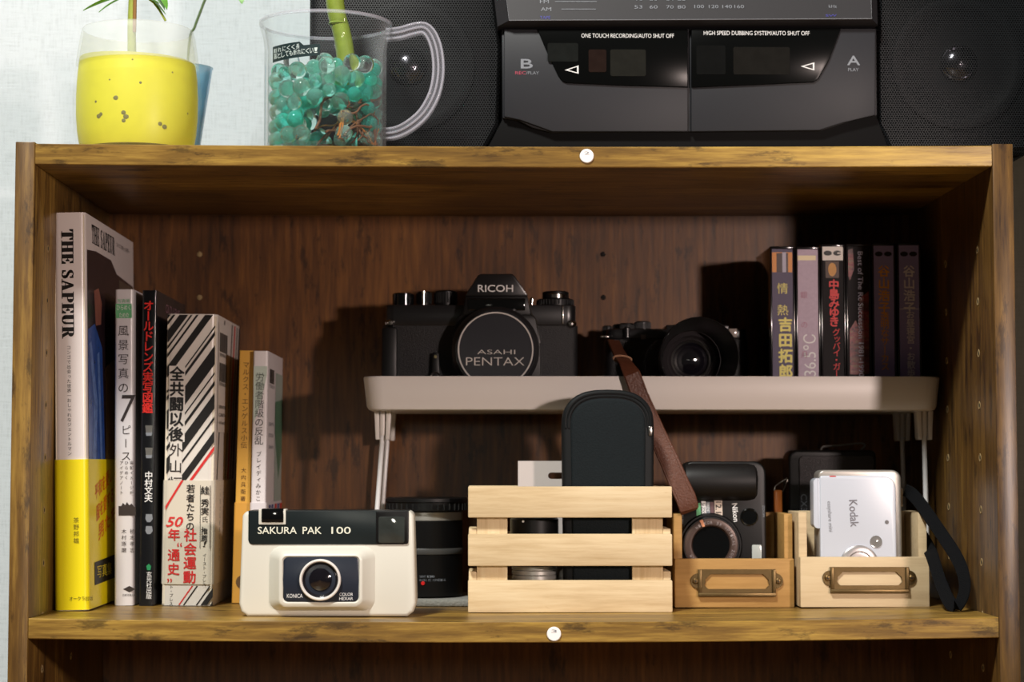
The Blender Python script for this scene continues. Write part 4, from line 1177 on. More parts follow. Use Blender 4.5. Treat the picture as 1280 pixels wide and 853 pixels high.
q = P(936.5, 646.5); MB().lathe([(.0058, 0), (.0058, .0008), (.0050, .0012), (.0046, .0006), (0, .0008)], (q[0], Yn, q[1]), M_gloss, FN, 32).build('round_badge', nk)
q = P(946, 690); MB().prism(rrect(q[0] - .0032, q[0] + .0032, q[1] - .008, q[1] + .0045, .001), Yn - .0008, Yn + .001, mat('flash_window', (176, 182, 178), .15), .0004).build('flash', nk)

# small amber tag
Yt = 0.166
q = Q(973, 627, Yt); tg_ = thing('amber_tag', 'small amber-orange tag with wire loop standing behind the honey-brown box', 'tag', (q.x, Yt, zs(q.x) + .0003))
a, b2 = Q(968.5, 640, Yt), Q(978, 613, Yt)
MB().prism(rrect(a.x, b2.x, zs(q.x) + .0003, b2.z, .001), Yt, Yt + .006, mat('amber_plastic', (186, 104, 44), 0.25, coat=.4), .0008).build('body', tg_)
lp = [Q(*p) for p in ((967.5, 613.5, Yt + .003), (969, 608, Yt + .003), (976, 603, Yt + .003), (983.5, 598.5, Yt + .003), (984.5, 600, Yt + .003), (981, 609, Yt + .003), (978, 615, Yt + .003))]
MB().tube(lp, .0004, mat('steel_wire', (150, 146, 138), .3, metal=1), 6).build('wire_loop', tg_)

# ------------------------------------------------------------------ white camera on end in the pale box
Yw = 0.103
P = lambda px, py, y=Yw: XZ(px, py, y)
zw0 = B2[3] + .0044
kd = thing('digital_camera', 'white digital camera standing on end in the paler box', 'camera', (P(1074, 680)[0], Yw + .011, zw0))
M_kw = mat('pearl_white', (196, 202, 214), 0.3, coat=.3)
M_ks = mat('warm_silver', (168, 164, 158), 0.35, metal=.5)
x0, x1 = P(1024, 650)[0], P(1128, 650)[0]; zt_ = P(1070, 588)[1]
MB().prism(rrect(x0, x1, zw0, zt_, (.002, .002, .006, .004)), Yw + .002, Yw + .021, M_ks, .0012, 3).build('body', kd)
MB().prism(rrect(x0 + .0006, P(1120.5, 650)[0], zw0 + .001, P(1070, 595)[1], (.002, .002, .008, .002)), Yw, Yw + .006, M_kw, .0010, 3).build('front_plate', kd)
MB().prism(rrect(P(1017.5, 640)[0], P(1029, 640)[0], P(1020, 661)[1], P(1020, 598)[1], .003), Yw + .001, Yw + .015, M_kw, .0015, 3).build('battery_door', kd)
mb = MB()
q = P(1061, 625.5); mb.text('Kodak', mat('slate_print', (110, 110, 118), .4), (q[0], Yw - .0002, q[1]), .0172, .0052, U=(DN + FX * .06).normalized(), V=(FX + FZ * .06).normalized(), off=.012)
q = P(1032.5, 627); mb.text('easyshare mini', M_gprint, (q[0], Yw - .0002, q[1]), .0195, .0033, U=(DN + FX * .05).normalized(), V=FX)
q = P(1037, 596.2); mb.flat([V3((q[0], Yw - .0002, q[1])), V3((q[0] + .004, Yw - .0002, q[1])), V3((q[0] + .004, Yw - .0002, q[1] + .0006)), V3((q[0], Yw - .0002, q[1] + .0006))], M_rprint)
q = P(1108.5, 653); mb.lathe([(0, 0), (.0013, 0)], (q[0], Yw - .0002, q[1]), mat('mid_grey_dot', (100, 98, 100), .4), FN, 16)
mb.build('lettering', kd)
q = P(1095, 677.5); MB().lathe([(.0040, 0), (.0038, .0006), (.0028, .0004), (0, .0010)], (q[0], Yw, q[1]), mat('flash_glass', (150, 148, 146), 0.12, metal=.4), FN, 28).build('flash', kd)
q = P(1074, 706); rk = 24 / (F / (D + Yw))
MB().lathe([(rk, 0), (rk, .0012), (rk - .0012, .0020), (rk - .004, .0020), (rk - .0046, .0012), (rk - .006, .0014), (0, .0010)], (q[0], Yw, q[1]), mat('silver_grey_ring', (176, 172, 172), .3, metal=.6), FN, 48).build('lens_cover', kd)
q = P(1126, 622, Yw + .012); MB().box(x1 - .0004, x1 + .0022, Yw + .008, Yw + .014, q[1] - .006, q[1] + .006, M_chrome, .0006).build('strap_lug', kd)
q = P(1122, 648); MB().box(x1 - .0002, x1 + .0006, Yw + .006, Yw + .016, q[1] - .006, q[1] + .004, M_black, .0003).build('side_button', kd)
M_web = mat('black_webbing', (11, 12, 15), 0.8, spec=.15, bump=.8, gscale=1600, grain=.3)
ctr = [(1131, 613, .113), (1140, 618, .110), (1152, 632, .100), (1166, 652, .088), (1181, 674, .076), (1194, 694, .064), (1203, 714, .054), (1206, 733, .049), (1203, 748, .0475), (1197, 757, .0485), (1190, 757, .052), (1183, 746, .060), (1176, 729, .070), (1170, 711, .079), (1165.5, 696, .090), (1159, 682, .108), (1150, 666, .126)]
pts = [Q(*p) for p in ctr]
# smooth the strap's path
def smooth(p, n=4):
    out = []
    for i in range(len(p) - 1):
        a, b2, c_, d = p[max(i - 1, 0)], p[i], p[i + 1], p[min(i + 2, len(p) - 1)]
        for k in range(n):
            t = k / n; out.append(.5 * ((2 * b2) + (c_ - a) * t + (2 * a - 5 * b2 + 4 * c_ - d) * t * t + (3 * b2 - a - 3 * c_ + d) * t ** 3))
    return out + [p[-1]]
sp_ = smooth(pts); n = len(sp_)
wds = [V3((.75 - .15 * (i / n), -.55, .45 - .2 * i / n)) for i in range(n)]
MB().ribbon(sp_, wds, .0085, .0012, M_web).build('wrist_strap', kd)['label'] = 'black webbing wrist strap'

# ------------------------------------------------------------------ black camera behind the pale box
Yx = 0.178
P = lambda px, py, y=Yx: XZ(px, py, y)
x0, x1 = P(986, 640)[0], P(1096, 640)[0]; zx0 = zs((x0 + x1) / 2) + .0003; zt_ = P(1040, 563)[1]
cx3 = thing('digital_camera', 'black compact camera on end behind the white camera', 'camera', ((x0 + x1) / 2, Yx + .012, zx0))
MB().prism(rrect(x0, x1, zx0, zt_, (.003, .003, .004, .006)), Yx, Yx + .026, M_black, .0018, 3).build('body', cx3)
MB().prism(rrect(P(999, 600)[0], P(1092, 600)[0], zx0 + .03, P(1040, 570)[1], .003), Yx - .0015, Yx + .002, mat('dark_mesh_rubber', (46, 44, 46), .5, bump=.8, gscale=1400), .0006).build('grip', cx3)
mb = MB(); q = P(1000.5, 618); mb.text('CX3', M_gprint, (q[0], Yx - .0018, q[1]), .0115, .0042, U=DN, V=FX); mb.build('lettering', cx3)
lp = smooth([Q(*p) for p in ((1026, 562.5, Yx + .012), (1030, 558.5, Yx + .012), (1050, 557, Yx + .013), (1068, 555, Yx + .014), (1078, 554.5, Yx + .015), (1081, 558, Yx + .015), (1076, 562.5, Yx + .015))])
MB().tube(lp, .0007, mat('grey_cord', (110, 108, 104), .6), 6).build('strap_cord', cx3)

# ------------------------------------------------------------------ on top: frosted tumbler with yellow gel
Yg = 0.060
gx = Q(172, 100, Yg).x; zg0 = zt(gx) + .0002; sg_ = F / (D + Yg)
def gh(py): return Q(172, py, Yg - .035).z - zg0
tum = thing('tumbler', 'rounded frosted glass tumbler filled with yellow gel, left on the bookcase', 'tumbler', (gx, Yg, zg0))
def grad(py):      # outer radius by height
    T = [(195, 69), (183, 73), (160, 77.5), (135, 79.5), (110, 79.7), (85, 78.5), (60, 75.5), (40, 72.5), (24, 70)]
    for (a, ra), (b2, rb) in zip(T, T[1:]):
        if a >= py >= b2: return (ra + (rb - ra) * (a - py) / (a - b2)) / sg_
    return (69 if py > 195 else 70) / sg_
ys = [203, 195, 183, 170, 155, 135, 110, 85, 60, 45, 34, 24]
def gw(y): return (grad(y), max(gh(y), .002))
def gi(y): return (grad(y) - .0016, max(gh(y), .0045))
m_fr = mat('frosted_glass', (222, 229, 224), 0.35, alpha=.22, spec=.3)
m_we = mat('wet_frosted_glass', (240, 240, 190), 0.3, alpha=.05, spec=.5)
lo_ = [y for y in ys if y >= 66 and y < 203] + [69]; up_ = [69] + [y for y in ys if y < 66]
mb = MB().lathe([(0, 0), (grad(203) - .003, 0)] + [gw(y) for y in lo_], (gx, Yg, zg0), m_we, FZ, 64)
mb.lathe([gi(y) for y in lo_[::-1]] + [(0, .0045)], (gx, Yg, zg0), m_we, FZ, 64)
a_, b_ = gw(24), gi(24)
mb.lathe([gw(y) for y in up_[:-1]] + [(a_[0] - .0003, a_[1] - .0003), ((a_[0] + b_[0]) / 2, a_[1] + .0004), (b_[0] + .0002, b_[1] - .0003)] + [gi(y) for y in up_[::-1][1:]], (gx, Yg, zg0), m_fr, FZ, 64)
mb.build('glass', tum)
m = mat('yellow_gel', (216, 212, 32), 0.5, grain=.08, gscale=160)
gp = [(0, .0052)] + [(grad(y) - .0021, max(gh(y), .0052)) for y in ys[1:] if y > 68]
vs = []; N_ = 64
mb = MB().lathe(gp, (gx, Yg, zg0), m, FZ, N_)
# wavy top surface
rt = grad(66) - .0021; zt0 = gh(85)
lo = [[V3((gx + gp[-1][0] * math.cos(2 * math.pi * j / N_), Yg + gp[-1][0] * math.sin(2 * math.pi * j / N_), zg0 + gp[-1][1])) for j in range(N_)]]
lo.append([V3((gx + rt * math.cos(2 * math.pi * j / N_), Yg + rt * math.sin(2 * math.pi * j / N_), zg0 + gh(67) + .0026 * math.sin(2 * math.pi * j / N_ * 1 + 3.7) + .001 * math.cos(4 * math.pi * j / N_))) for j in range(N_)])
mb.loft(lo, m, False, True)
mb.build('gel', tum)
M_spk = mat('dark_root_speck', (104, 100, 44), .6)
for px, py, r in ((147, 123, .0018), (120, 126, .001), (124, 144, .0018), (127, 142, .0015), (157, 141, .0017), (160, 146, .0019), (157, 151, .0015), (201, 153, .0016), (206, 156, .0018), (231, 135, .0008), (168, 75, .0007), (139, 100, .0007), (215, 87, .0007), (178, 104, .001)):
    rr_ = grad(py) - .0018; X = Q(px, py, Yg - .03).x - gx; an = math.asin(max(-.95, min(.95, X / rr_)))
    d = V3((math.sin(an), -math.cos(an), 0)); p_ = V3((gx, Yg, zg0 + gh(py))) + d * (rr_ - .0004)
    MB().lathe([(0, .0002), (r * .6, .0002), (r, 0)], p_, M_spk, d, 7).build('root_speck', tum)


def blade(mb, base, d, length, width, droop, m, n=8):
    base = V3(base); d = V3(d).normalized(); sd = d.cross(FZ).normalized() if abs(d.z) < .95 else FX
    vs, fs = [], []
    for i in range(n + 1):
        t = i / n; c_ = base + d * length * t + DN * droop * t * t * length; w = width * math.sin(math.pi * min(1, (t * .93 + .07))) ** .8 / 2 + .0002
        vs += [c_ - sd * w + FZ * w * .25, c_, c_ + sd * w + FZ * w * .25]
        vs += [c_ - sd * w * .9 + FZ * (w * .25 - .0004), c_ - FZ * .0005, c_ + sd * w * .9 + FZ * (w * .25 - .0004)]
    for i in range(n):
        a = i * 6; b2 = a + 6
        fs += [(a, a + 1, b2 + 1, b2), (a + 1, a + 2, b2 + 2, b2 + 1), (a + 3, b2 + 3, b2 + 4, a + 4), (a + 4, b2 + 4, b2 + 5, a + 5), (a, b2, b2 + 3, a + 3), (a + 2, a + 5, b2 + 5, b2 + 2)]
    mb.raw(vs, fs, m)


M_leaf = mat('leaf_green', (92, 150, 44), .4, grain=.3, gscale=120)
M_stemg = mat('stem_green', (150, 160, 70), .45, grain=.25, gscale=200)
M_stemb = mat('stem_brown', (140, 100, 54), .5)
pl1 = thing('leafy_plant', 'green blade-leaved plant growing out of the frosted tumbler', 'plant', (gx - .003, Yg, zg0 + gh(60)))
q0, q1 = Q(165, 66, Yg), Q(165.5, -40, Yg)
mb = MB().tube([q0 + DN * .003, Q(164.5, 30, Yg), Q(165.5, 0, Yg), q1], [.0028, .0026, .0024, .002], M_stemg, 12); mb.build('stem', pl1)
MB().tube([Q(168, 40, Yg - .002), Q(168.5, 10, Yg - .002), Q(169, -30, Yg - .002)], .0012, M_stemb, 8).build('dry_sheath', pl1)
for (bp_, d, ln, w, dr) in ((Q(163, -8, Yg), (-1, -.15, -.28), .030, .0075, .12), (Q(163, -6, Yg), (-.8, -.5, -.35), .022, .0060, .25), (Q(168, -4, Yg), (1, -.3, -.0), .017, .008, .3), (Q(186, -6, Yg), (.8, -.2, -.9), .017, .0055, .0),
                           (Q(190, -10, Yg), (.8, -.4, -.75), .013, .006, .3), (Q(198, -10, Yg), (.6, -.6, -.7), .012, .006, .4), (Q(168, -40, Yg), (.5, .4, .8), .06, .010, .5), (Q(163, -40, Yg), (-.6, .1, .7), .06, .010, .5)):
    mb = MB(); blade(mb, bp_, d, ln, w, dr, M_leaf); mb.build('leaf', pl1)
MB().tube([Q(180, -6, Yg), Q(192, 3, Yg), Q(199, 12, Yg), Q(207, 26, Yg)], .0008, M_stemg, 6).build('leaf_stalk', pl1)

# blue cup with a thin stem
Yu = 0.150
ux = Q(232, 100, Yu).x; su = F / (D + Yu); uz = zt(ux) + .0002
ztop_ = Q(232, 86, Yu).z - uz
cup = thing('blue_cup', 'translucent blue tapered cup half hidden behind the tumbler', 'cup', (ux, Yu, uz))
rt_, rb_ = 33.5 / su, 13 / su
MB().lathe([(0, 0), (rb_, 0), (rt_, ztop_), (rt_ + .0006, ztop_ + .0004), (rt_ - .0012, ztop_), (rb_ - .001, .003), (0, .003)], (ux, Yu, uz), mat('blue_plastic', (150, 216, 248), .25, alpha=.62), FZ, 48).build('body', cup)
st2 = thing('thin_plant', 'thin dark green stem rising behind the tumbler from the blue cup', 'plant', (ux, Yu, uz + .004))
pts = smooth([V3((ux - .002, Yu, uz + .0045)), Q(236, 60, Yu), Q(243, 35, Yu), Q(250, 16, Yu), Q(258, -4, Yu), Q(272, -30, Yu)])
MB().tube(pts, .0009, mat('dark_stem', (70, 96, 48), .5), 8).build('stem', st2)
for (px, py, d, ln) in ((301, -6, (.15, -.2, -.9), .0055), (272, -30, (.8, -.2, .2), .022), (282, -30, (.9, 0, .1), .015)):
    mb = MB(); blade(mb, Q(px, py, Yu), d, ln, .004, .1, M_leaf); mb.build('leaf', st2)
MB().tube([Q(272, -30, Yu), Q(285, -26, Yu), Q(301, -6, Yu)], .0006, MATS['dark_stem'], 6).build('leaf_stalk', st2)

# ------------------------------------------------------------------ clear mug with water beads
def thin_glass(name, base, edge, gloss=(1, 1, 1, 1)):
    m = bpy.data.materials.new(name); m.use_nodes = True; nt = m.node_tree; N = nt.nodes; L = nt.links
    t = N.new('ShaderNodeBsdfTransparent'); t.inputs[0].default_value = (.97, .985, .985, 1)
    p = N['Principled BSDF']; p.inputs['Base Color'].default_value = (.62, .64, .68, 1); p.inputs['Roughness'].default_value = .04; p.inputs['Specular IOR Level'].default_value = 1.0; p.inputs['Coat Weight'].default_value = 1.0
    lw = N.new('ShaderNodeLayerWeight'); lw.inputs[0].default_value = .5
    pw = N.new('ShaderNodeMath'); pw.operation = 'POWER'; pw.inputs[1].default_value = 3.5; L.new(lw.outputs['Facing'], pw.inputs[0])
    ma = N.new('ShaderNodeMath'); ma.operation = 'MULTIPLY_ADD'; ma.inputs[1].default_value = edge; ma.inputs[2].default_value = base; ma.use_clamp = True; L.new(pw.outputs[0], ma.inputs[0])
    x = N.new('ShaderNodeMixShader'); L.new(ma.outputs[0], x.inputs[0]); L.new(t.outputs[0], x.inputs[1]); L.new(p.outputs[0], x.inputs[2]); L.new(x.outputs[0], N['Material Output'].inputs['Surface'])
    return m



Ym = 0.043
mx_ = Q(407, 100, Ym).x; sm = F / (D + Ym); mz = zt(mx_) + .0002; mr = 77 / sm
mh_ = Q(407, 13, Ym - mr).z - mz
mug = thing('glass_mug', 'clear mug with handle holding teal water beads, left of the boombox', 'mug', (mx_, Ym, mz))
th = .0022
prof = [(0, 0), (mr - .002, 0), (mr, .002), (mr, mh_ - .016), (mr + .0008, mh_ - .010), (mr + .0032, mh_ - .0022), (mr + .0030, mh_ - .0004), (mr + .0018, mh_), (mr + .0006, mh_ - .0016), (mr - .0012, mh_ - .012), (mr - th, mh_ - .018), (mr - th, .005), (mr - th - .001, .004), (0, .004)]
MB().lathe(prof, (mx_, Ym, mz), thin_glass('mug_glass', .012, .7), FZ, 72).build('body', mug)
hp = smooth([Q(*p) for p in ((483, 44, Ym), (500, 42, Ym - .004), (516, 37.5, Ym - .005), (530, 36, Ym - .006), (540, 46, Ym - .006), (546.5, 66, Ym - .006), (548, 92, Ym - .006), (543, 118, Ym - .006), (530, 142, Ym - .006), (512, 158, Ym - .006), (496, 166, Ym - .003), (483, 168, Ym))], 3)
M_hand = mat('handle_glass', (214, 214, 228), .05, alpha=.10, spec=1.0)
M_glint = mat('glass_edge_glint', (226, 226, 240), .05, alpha=.24, spec=1.0)  # pale colour stands in for the bright refracted edges of clear glass
mb = MB(); prof_ = []
for k in range(36):
    an = 2 * math.pi * k / 36; rr_ = 1 + .13 * math.cos(6 * an); prof_.append((math.cos(an) * rr_, math.sin(an) * rr_))
loops = []; rails = ([], [], [])
for i, p_ in enumerate(hp):
    t = (hp[min(i + 1, len(hp) - 1)] - hp[max(i - 1, 0)]).normalized(); w = V3((0, -1, 0)); nrm = t.cross(w).normalized()
    loops.append([p_ + w * (.0042 * a) + nrm * (.0040 * b2) for a, b2 in prof_])
    for r_, (a, b2) in zip(rails, ((.0034, .0030), (.0040, 0), (.0034, -.0030))): r_.append(p_ + w * a + nrm * b2)
mb.loft(loops, M_hand)
for r_ in rails: mb.tube(r_, .0007, M_glint, 8)  # handle ridges, brightened by colour like glinting glass
mb.build('handle', mug)
MB().lathe([(mr + .0020, mh_ - .0016), (mr + .0034, mh_ - .0012), (mr + .0034, mh_ + .0002), (mr + .0022, mh_ + .0006), (mr + .0012, mh_ - .0002), (mr + .0020, mh_ - .0016)], (mx_, Ym, mz), M_glint, FZ, 72).build('rim', mug)  # ring added on the lip, its pale colour painting the rim highlight
mb = MB(); M_stk = mat('smoky_sticker', (30, 48, 50), .4); M_stp = mat('sticker_print', (200, 214, 212), .5)
def cyl(px, py, e):
    X = Q(px, py, Ym - mr).x - mx_; an = math.asin(max(-.99, min(.99, X / mr))); return V3((mx_ + (mr + e) * math.sin(an), Ym - (mr + e) * math.cos(an), Q(px, py, Ym - mr).z))
n = 12; e_ = .0002
for k in range(n):
    a, b2 = 338 + 62 * k / n, 338 + 62 * (k + 1) / n; f0 = lambda x: 72.5 - (x - 338) * .055; f1 = lambda x: 52.5 - (x - 338) * .04 + (5 if x > 376 else 0)
    mb.flat([cyl(a, f0(a), e_), cyl(b2, f0(b2), e_), cyl(b2, f1(b2), e_), cyl(a, f1(a), e_)], M_stk)
for row, (t_, ya, hgt) in enumerate((('割れにくく長', 61.5, .0028), ('落としても折れにくい！', 69, .0032))):
    for k, ch in enumerate(t_):
        px = 340 + (36 if row == 0 else 58) * k / len(t_); p_ = cyl(px, ya - (px - 338) * .05, .0005); p2 = cyl(px + 4.4, ya - (px + 4.4 - 338) * .05, .0005)
        mb.text(ch, M_stp, p_, (p2 - p_).length, hgt, U=(p2 - p_).normalized(), V=FZ, off=.012)
mb.build('sticker', mug)['label'] = 'dark sticker with white print'
# plant in the mug
pm = thing('bamboo_stem', 'thick green cut stem with brown roots standing in the bead-filled mug', 'plant', (mx_, Ym, mz + .0045))
sc_ = smooth([Q(440, 150, Ym), Q(432, 70, Ym), Q(427, 40, Ym), Q(421, 18, Ym), Q(418, -10, Ym), Q(416, -60, Ym)])
MB().tube(sc_, [.0056] * len(sc_), mat('bamboo_green', (124, 142, 52), .4, grain=.3, gscale=150), 16).build('stem', pm)
mb = MB()
for py in (-5, 30): 
    q = Q(423 if py > 0 else 418, py, Ym); mb.lathe([(.0056, -.001), (.0064, 0), (.0056, .001)], q, MATS['bamboo_green'], FZ, 16)
mb.build('node_ring', pm)
rng = random.Random(3); M_root = mat('brown_root', (110, 74, 48), .7); M_root2 = mat('amber_root', (176, 112, 44), .6)
hexc = []
for k in range(34):
    an = rng.uniform(-2.6, .5); r0 = rng.uniform(.002, .008); p_ = Q(440, 146, Ym) + V3((r0 * math.cos(an), r0 * math.sin(an), rng.uniform(-.005, .012)))
    d = V3((math.cos(an), math.sin(an), rng.uniform(-1.2, .1))).normalized(); pts = [p_]
    for j in range(9):
        d = (d + V3((rng.uniform(-.6, .6), rng.uniform(-.6, .6), rng.uniform(-.6, .45)))).normalized(); p2 = pts[-1] + d * .005
        rel = V3((p2.x - mx_, p2.y - Ym, 0))
        if rel.length > mr - .0045: rel = rel.normalized() * (mr - .0045); p2.x = mx_ + rel.x; p2.y = Ym + rel.y
        p2.z = max(p2.z, mz + .006); pts.append(p2)
    MB().tube(smooth(pts, 2), rng.uniform(.0004, .0009), M_root if k % 5 else M_root2, 5).build('root', pm)
# beads: packed by pushing random spheres apart
rs_ = np.random.RandomState(11); NB = 215
rad = rs_.uniform(.0043, .0056, NB); RI = mr - th - .0003; zlo, zhi = .0046, Q(407, 66, Ym - mr).z - mz
pos = np.stack([rs_.uniform(-RI, RI, NB), rs_.uniform(-RI, RI, NB), rs_.uniform(zlo, zhi, NB)], 1)
stx = np.array([(p_.x - mx_, p_.y - Ym, p_.z - mz) for p_ in sc_])
for it in range(260):
    d = pos[:, None] - pos[None]; L_ = np.sqrt((d ** 2).sum(2)) + 1e-9; ov = np.maximum(rad[:, None] + rad[None] + .00005 - L_, 0); np.fill_diagonal(ov, 0)
    pos += (d / L_[..., None] * ov[..., None]).sum(1) * .35
    ds = pos[:, None] - stx[None]; Ls = np.sqrt((ds ** 2).sum(2)) + 1e-9; j = Ls.argmin(1); lmin = Ls[np.arange(NB), j]; o2 = np.maximum(rad + .0058 - lmin, 0)
    pos += ds[np.arange(NB), j] / lmin[:, None] * o2[:, None]
    pos[:, 2] -= .00004
    rr_ = np.hypot(pos[:, 0], pos[:, 1]); lim = RI - rad; k = rr_ > lim; pos[k, :2] *= (lim[k] / rr_[k])[:, None]
    pos[:, 2] = np.maximum(pos[:, 2], zlo + rad)
bms = []
for nm, rgb, tr in (('teal_bead', (96, 238, 220), .76), ('aqua_bead', (176, 247, 236), .86), ('clear_bead', (252, 255, 253), .96), ('mint_bead', (224, 251, 243), .90)):
    me = bpy.data.meshes.new('water_bead'); bm = bmesh.new(); bmesh.ops.create_uvsphere(bm, u_segments=20, v_segments=12, radius=1.0)
    for f in bm.faces: f.smooth = True
    bm.to_mesh(me); bm.free(); me.materials.append(mat(nm, rgb, .0, trans=tr, ior=1.31)); bms.append((me, nm))
BL = {'teal_bead': 'deep teal water bead among the beads in the clear mug', 'aqua_bead': 'pale aqua water bead among the beads in the clear mug', 'clear_bead': 'colourless clear water bead among the beads in the clear mug', 'mint_bead': 'faint mint water bead among the beads in the clear mug'}
for i in range(NB):
    if pos[i, 2] < .030 and pos[i, 0] > -.012 and (i % 5): continue      # the roots fill the lower right
    me, nm = bms[rs_.choice(4, p=[.27, .25, .30, .18])]
    o = bpy.data.objects.new('water_bead', me); COL.objects.link(o); o.location = (mx_ + pos[i, 0], Ym + pos[i, 1], mz + pos[i, 2]); o.scale = (rad[i],) * 3
    tag(o, BL[nm], 'water bead', {'teal_bead': 'deep teal water beads', 'aqua_bead': 'pale aqua water beads', 'clear_bead': 'clear water beads', 'mint_bead': 'faint mint water beads'}[nm])

# ------------------------------------------------------------------ boombox
Yb = 0.090
P = lambda px, py, y=Yb: XZ(px, py, y)
bx0, bx1 = P(384, 100)[0], P(1326, 100)[0]; bxc = (bx0 + bx1) / 2
bz0 = P(860, 196)[1]; bz1 = bz0 + .165; zf0 = zt(bxc)
bb = thing('boombox', 'black twin-cassette radio boombox with two mesh-covered speakers', 'boombox', (bxc, Yb + .06, zf0))
M_bb = mat('boombox_black', (10, 10, 11), 0.7, spec=.15)
M_bbg = mat('boombox_charcoal', (42, 43, 47), 0.5, spec=.3, grain=.12, gscale=2500)
MB().prism(rrect(bx0, bx1, bz0, bz1, (.036, .036, .03, .03), 10), Yb + .014, Yb + .135, M_bb, .003, 2).build('body', bb)
for px in (700, 1020):
    q = P(px, 190)
    for yy in (Yb + .03, Yb + .11): MB().lathe([(0, 0), (.008, 0), (.009, .002), (.009, bz0 - zt(q[0]) + .0005 - .0002)], (q[0], yy, zt(q[0]) + .0002), M_bb, FZ, 20).build('foot', bb)
# perforated steel: hexagonal holes cut by a procedural mask
gm = bpy.data.materials.new('perforated_mesh'); gm.use_nodes = True; nt = gm.node_tree; N = nt.nodes; L = nt.links
pb = N['Principled BSDF']; pb.inputs['Base Color'].default_value = lin((25, 28, 31)); pb.inputs['Specular IOR Level'].default_value = .25; pb.inputs['Roughness'].default_value = .5
tc = N.new('ShaderNodeTexCoord'); sx = N.new('ShaderNodeSeparateXYZ'); L.new(tc.outputs['Object'], sx.inputs[0])
PI_ = .00165
def M_(op, a, b_=None, c_=None):
    n_ = N.new('ShaderNodeMath'); n_.operation = op
    for i, v in enumerate((a, b_, c_)):
        if v is None: continue
        if isinstance(v, (int, float)): n_.inputs[i].default_value = v
        else: L.new(v, n_.inputs[i])
    return n_.outputs[0]
u = M_('MULTIPLY', sx.outputs[0], 1 / PI_); v = M_('MULTIPLY', sx.outputs[2], 1 / (PI_ * 1.732))
def cell(uo, vo):
    du = M_('SUBTRACT', M_('FRACT', M_('ADD', u, uo)), .5); dv = M_('MULTIPLY', M_('SUBTRACT', M_('FRACT', M_('ADD', v, vo)), .5), 1.732)
    return M_('SQRT', M_('ADD', M_('MULTIPLY', du, du), M_('MULTIPLY', dv, dv)))
dm = M_('MINIMUM', cell(100, 100), cell(100.5, 100.5)); hole_ = M_('LESS_THAN', dm, .385)
tr_ = N.new('ShaderNodeBsdfTransparent'); mxs = N.new('ShaderNodeMixShader'); L.new(hole_, mxs.inputs[0]); L.new(pb.outputs[0], mxs.inputs[1]); L.new(tr_.outputs[0], mxs.inputs[2])
L.new(mxs.outputs[0], N['Material Output'].inputs['Surface'])
M_cone = mat('speaker_cone', (15, 15, 17), .6, spec=.2)
for sd in (-1, 1):
    if sd < 0: ol = [(396, 190), (560, 196), (607, 190), (624, 158), (627, 60), (620, 0), (600, -110), (400, -110), (386, -90), (386, 160)]
    else: ol = [(1112, 190), (1180, 196), (1290, 190), (1322, 150), (1322, -90), (1300, -110), (1110, -110), (1098, 0), (1096, 60), (1097, 158)]
    cxp = 510 if sd < 0 else 1198; cyp = 83 if sd < 0 else 79
    sp_o = MB()
    poly = [P(a, d) for a, d in ol]
    # housing rim behind the mesh
    sp_o.prism(poly, Yb + .0095, Yb + .0145, M_bb, .001)
    sh = sp_o.build('speaker', bb)
    mb = MB()
    cxm = sum(p[0] for p in poly) / len(poly); czm = sum(p[1] for p in poly) / len(poly)
    sc2 = lambda k: [(cxm + (x - cxm) * k, czm + (z - czm) * k) for x, z in poly]
    la = [V3((x, Yb + .009, z)) for x, z in poly]; lb = [V3((x, Yb + .003, z)) for x, z in sc2(.985)]; lc_ = [V3((x, Yb + .0005, z)) for x, z in sc2(.95)]
    mb.loft([la, lb, lc_], gm, False, True)
    mb.build('grille', sh)
    w = Q(cxp, cyp, Yb + .008); rw = 78 / (F / (D + Yb))
    mb = MB().lathe([(rw + .004, .0), (rw + .003, .0016), (rw, .0022), (rw - .003, .0016), (rw - .006, .0004), (rw - .016, .0001), (.013, .0006), (.0118, .002), (.0118, .0)], (w.x, Yb + .0094, w.z), M_cone, FN, 64)
    mb.build('woofer', sh)
    MB().lathe([(.0114, .0), (.0114, .0022), (.0106, .0028), (.0100, .0022), (.0085, .0040), (.005, .0058), (0, .0064)], (w.x, Yb + .0094, w.z), mat('dark_chrome', (120, 120, 128), .2, metal=1.0), FN, 40).build('tweeter_dome', sh)['label'] = 'silver dome'
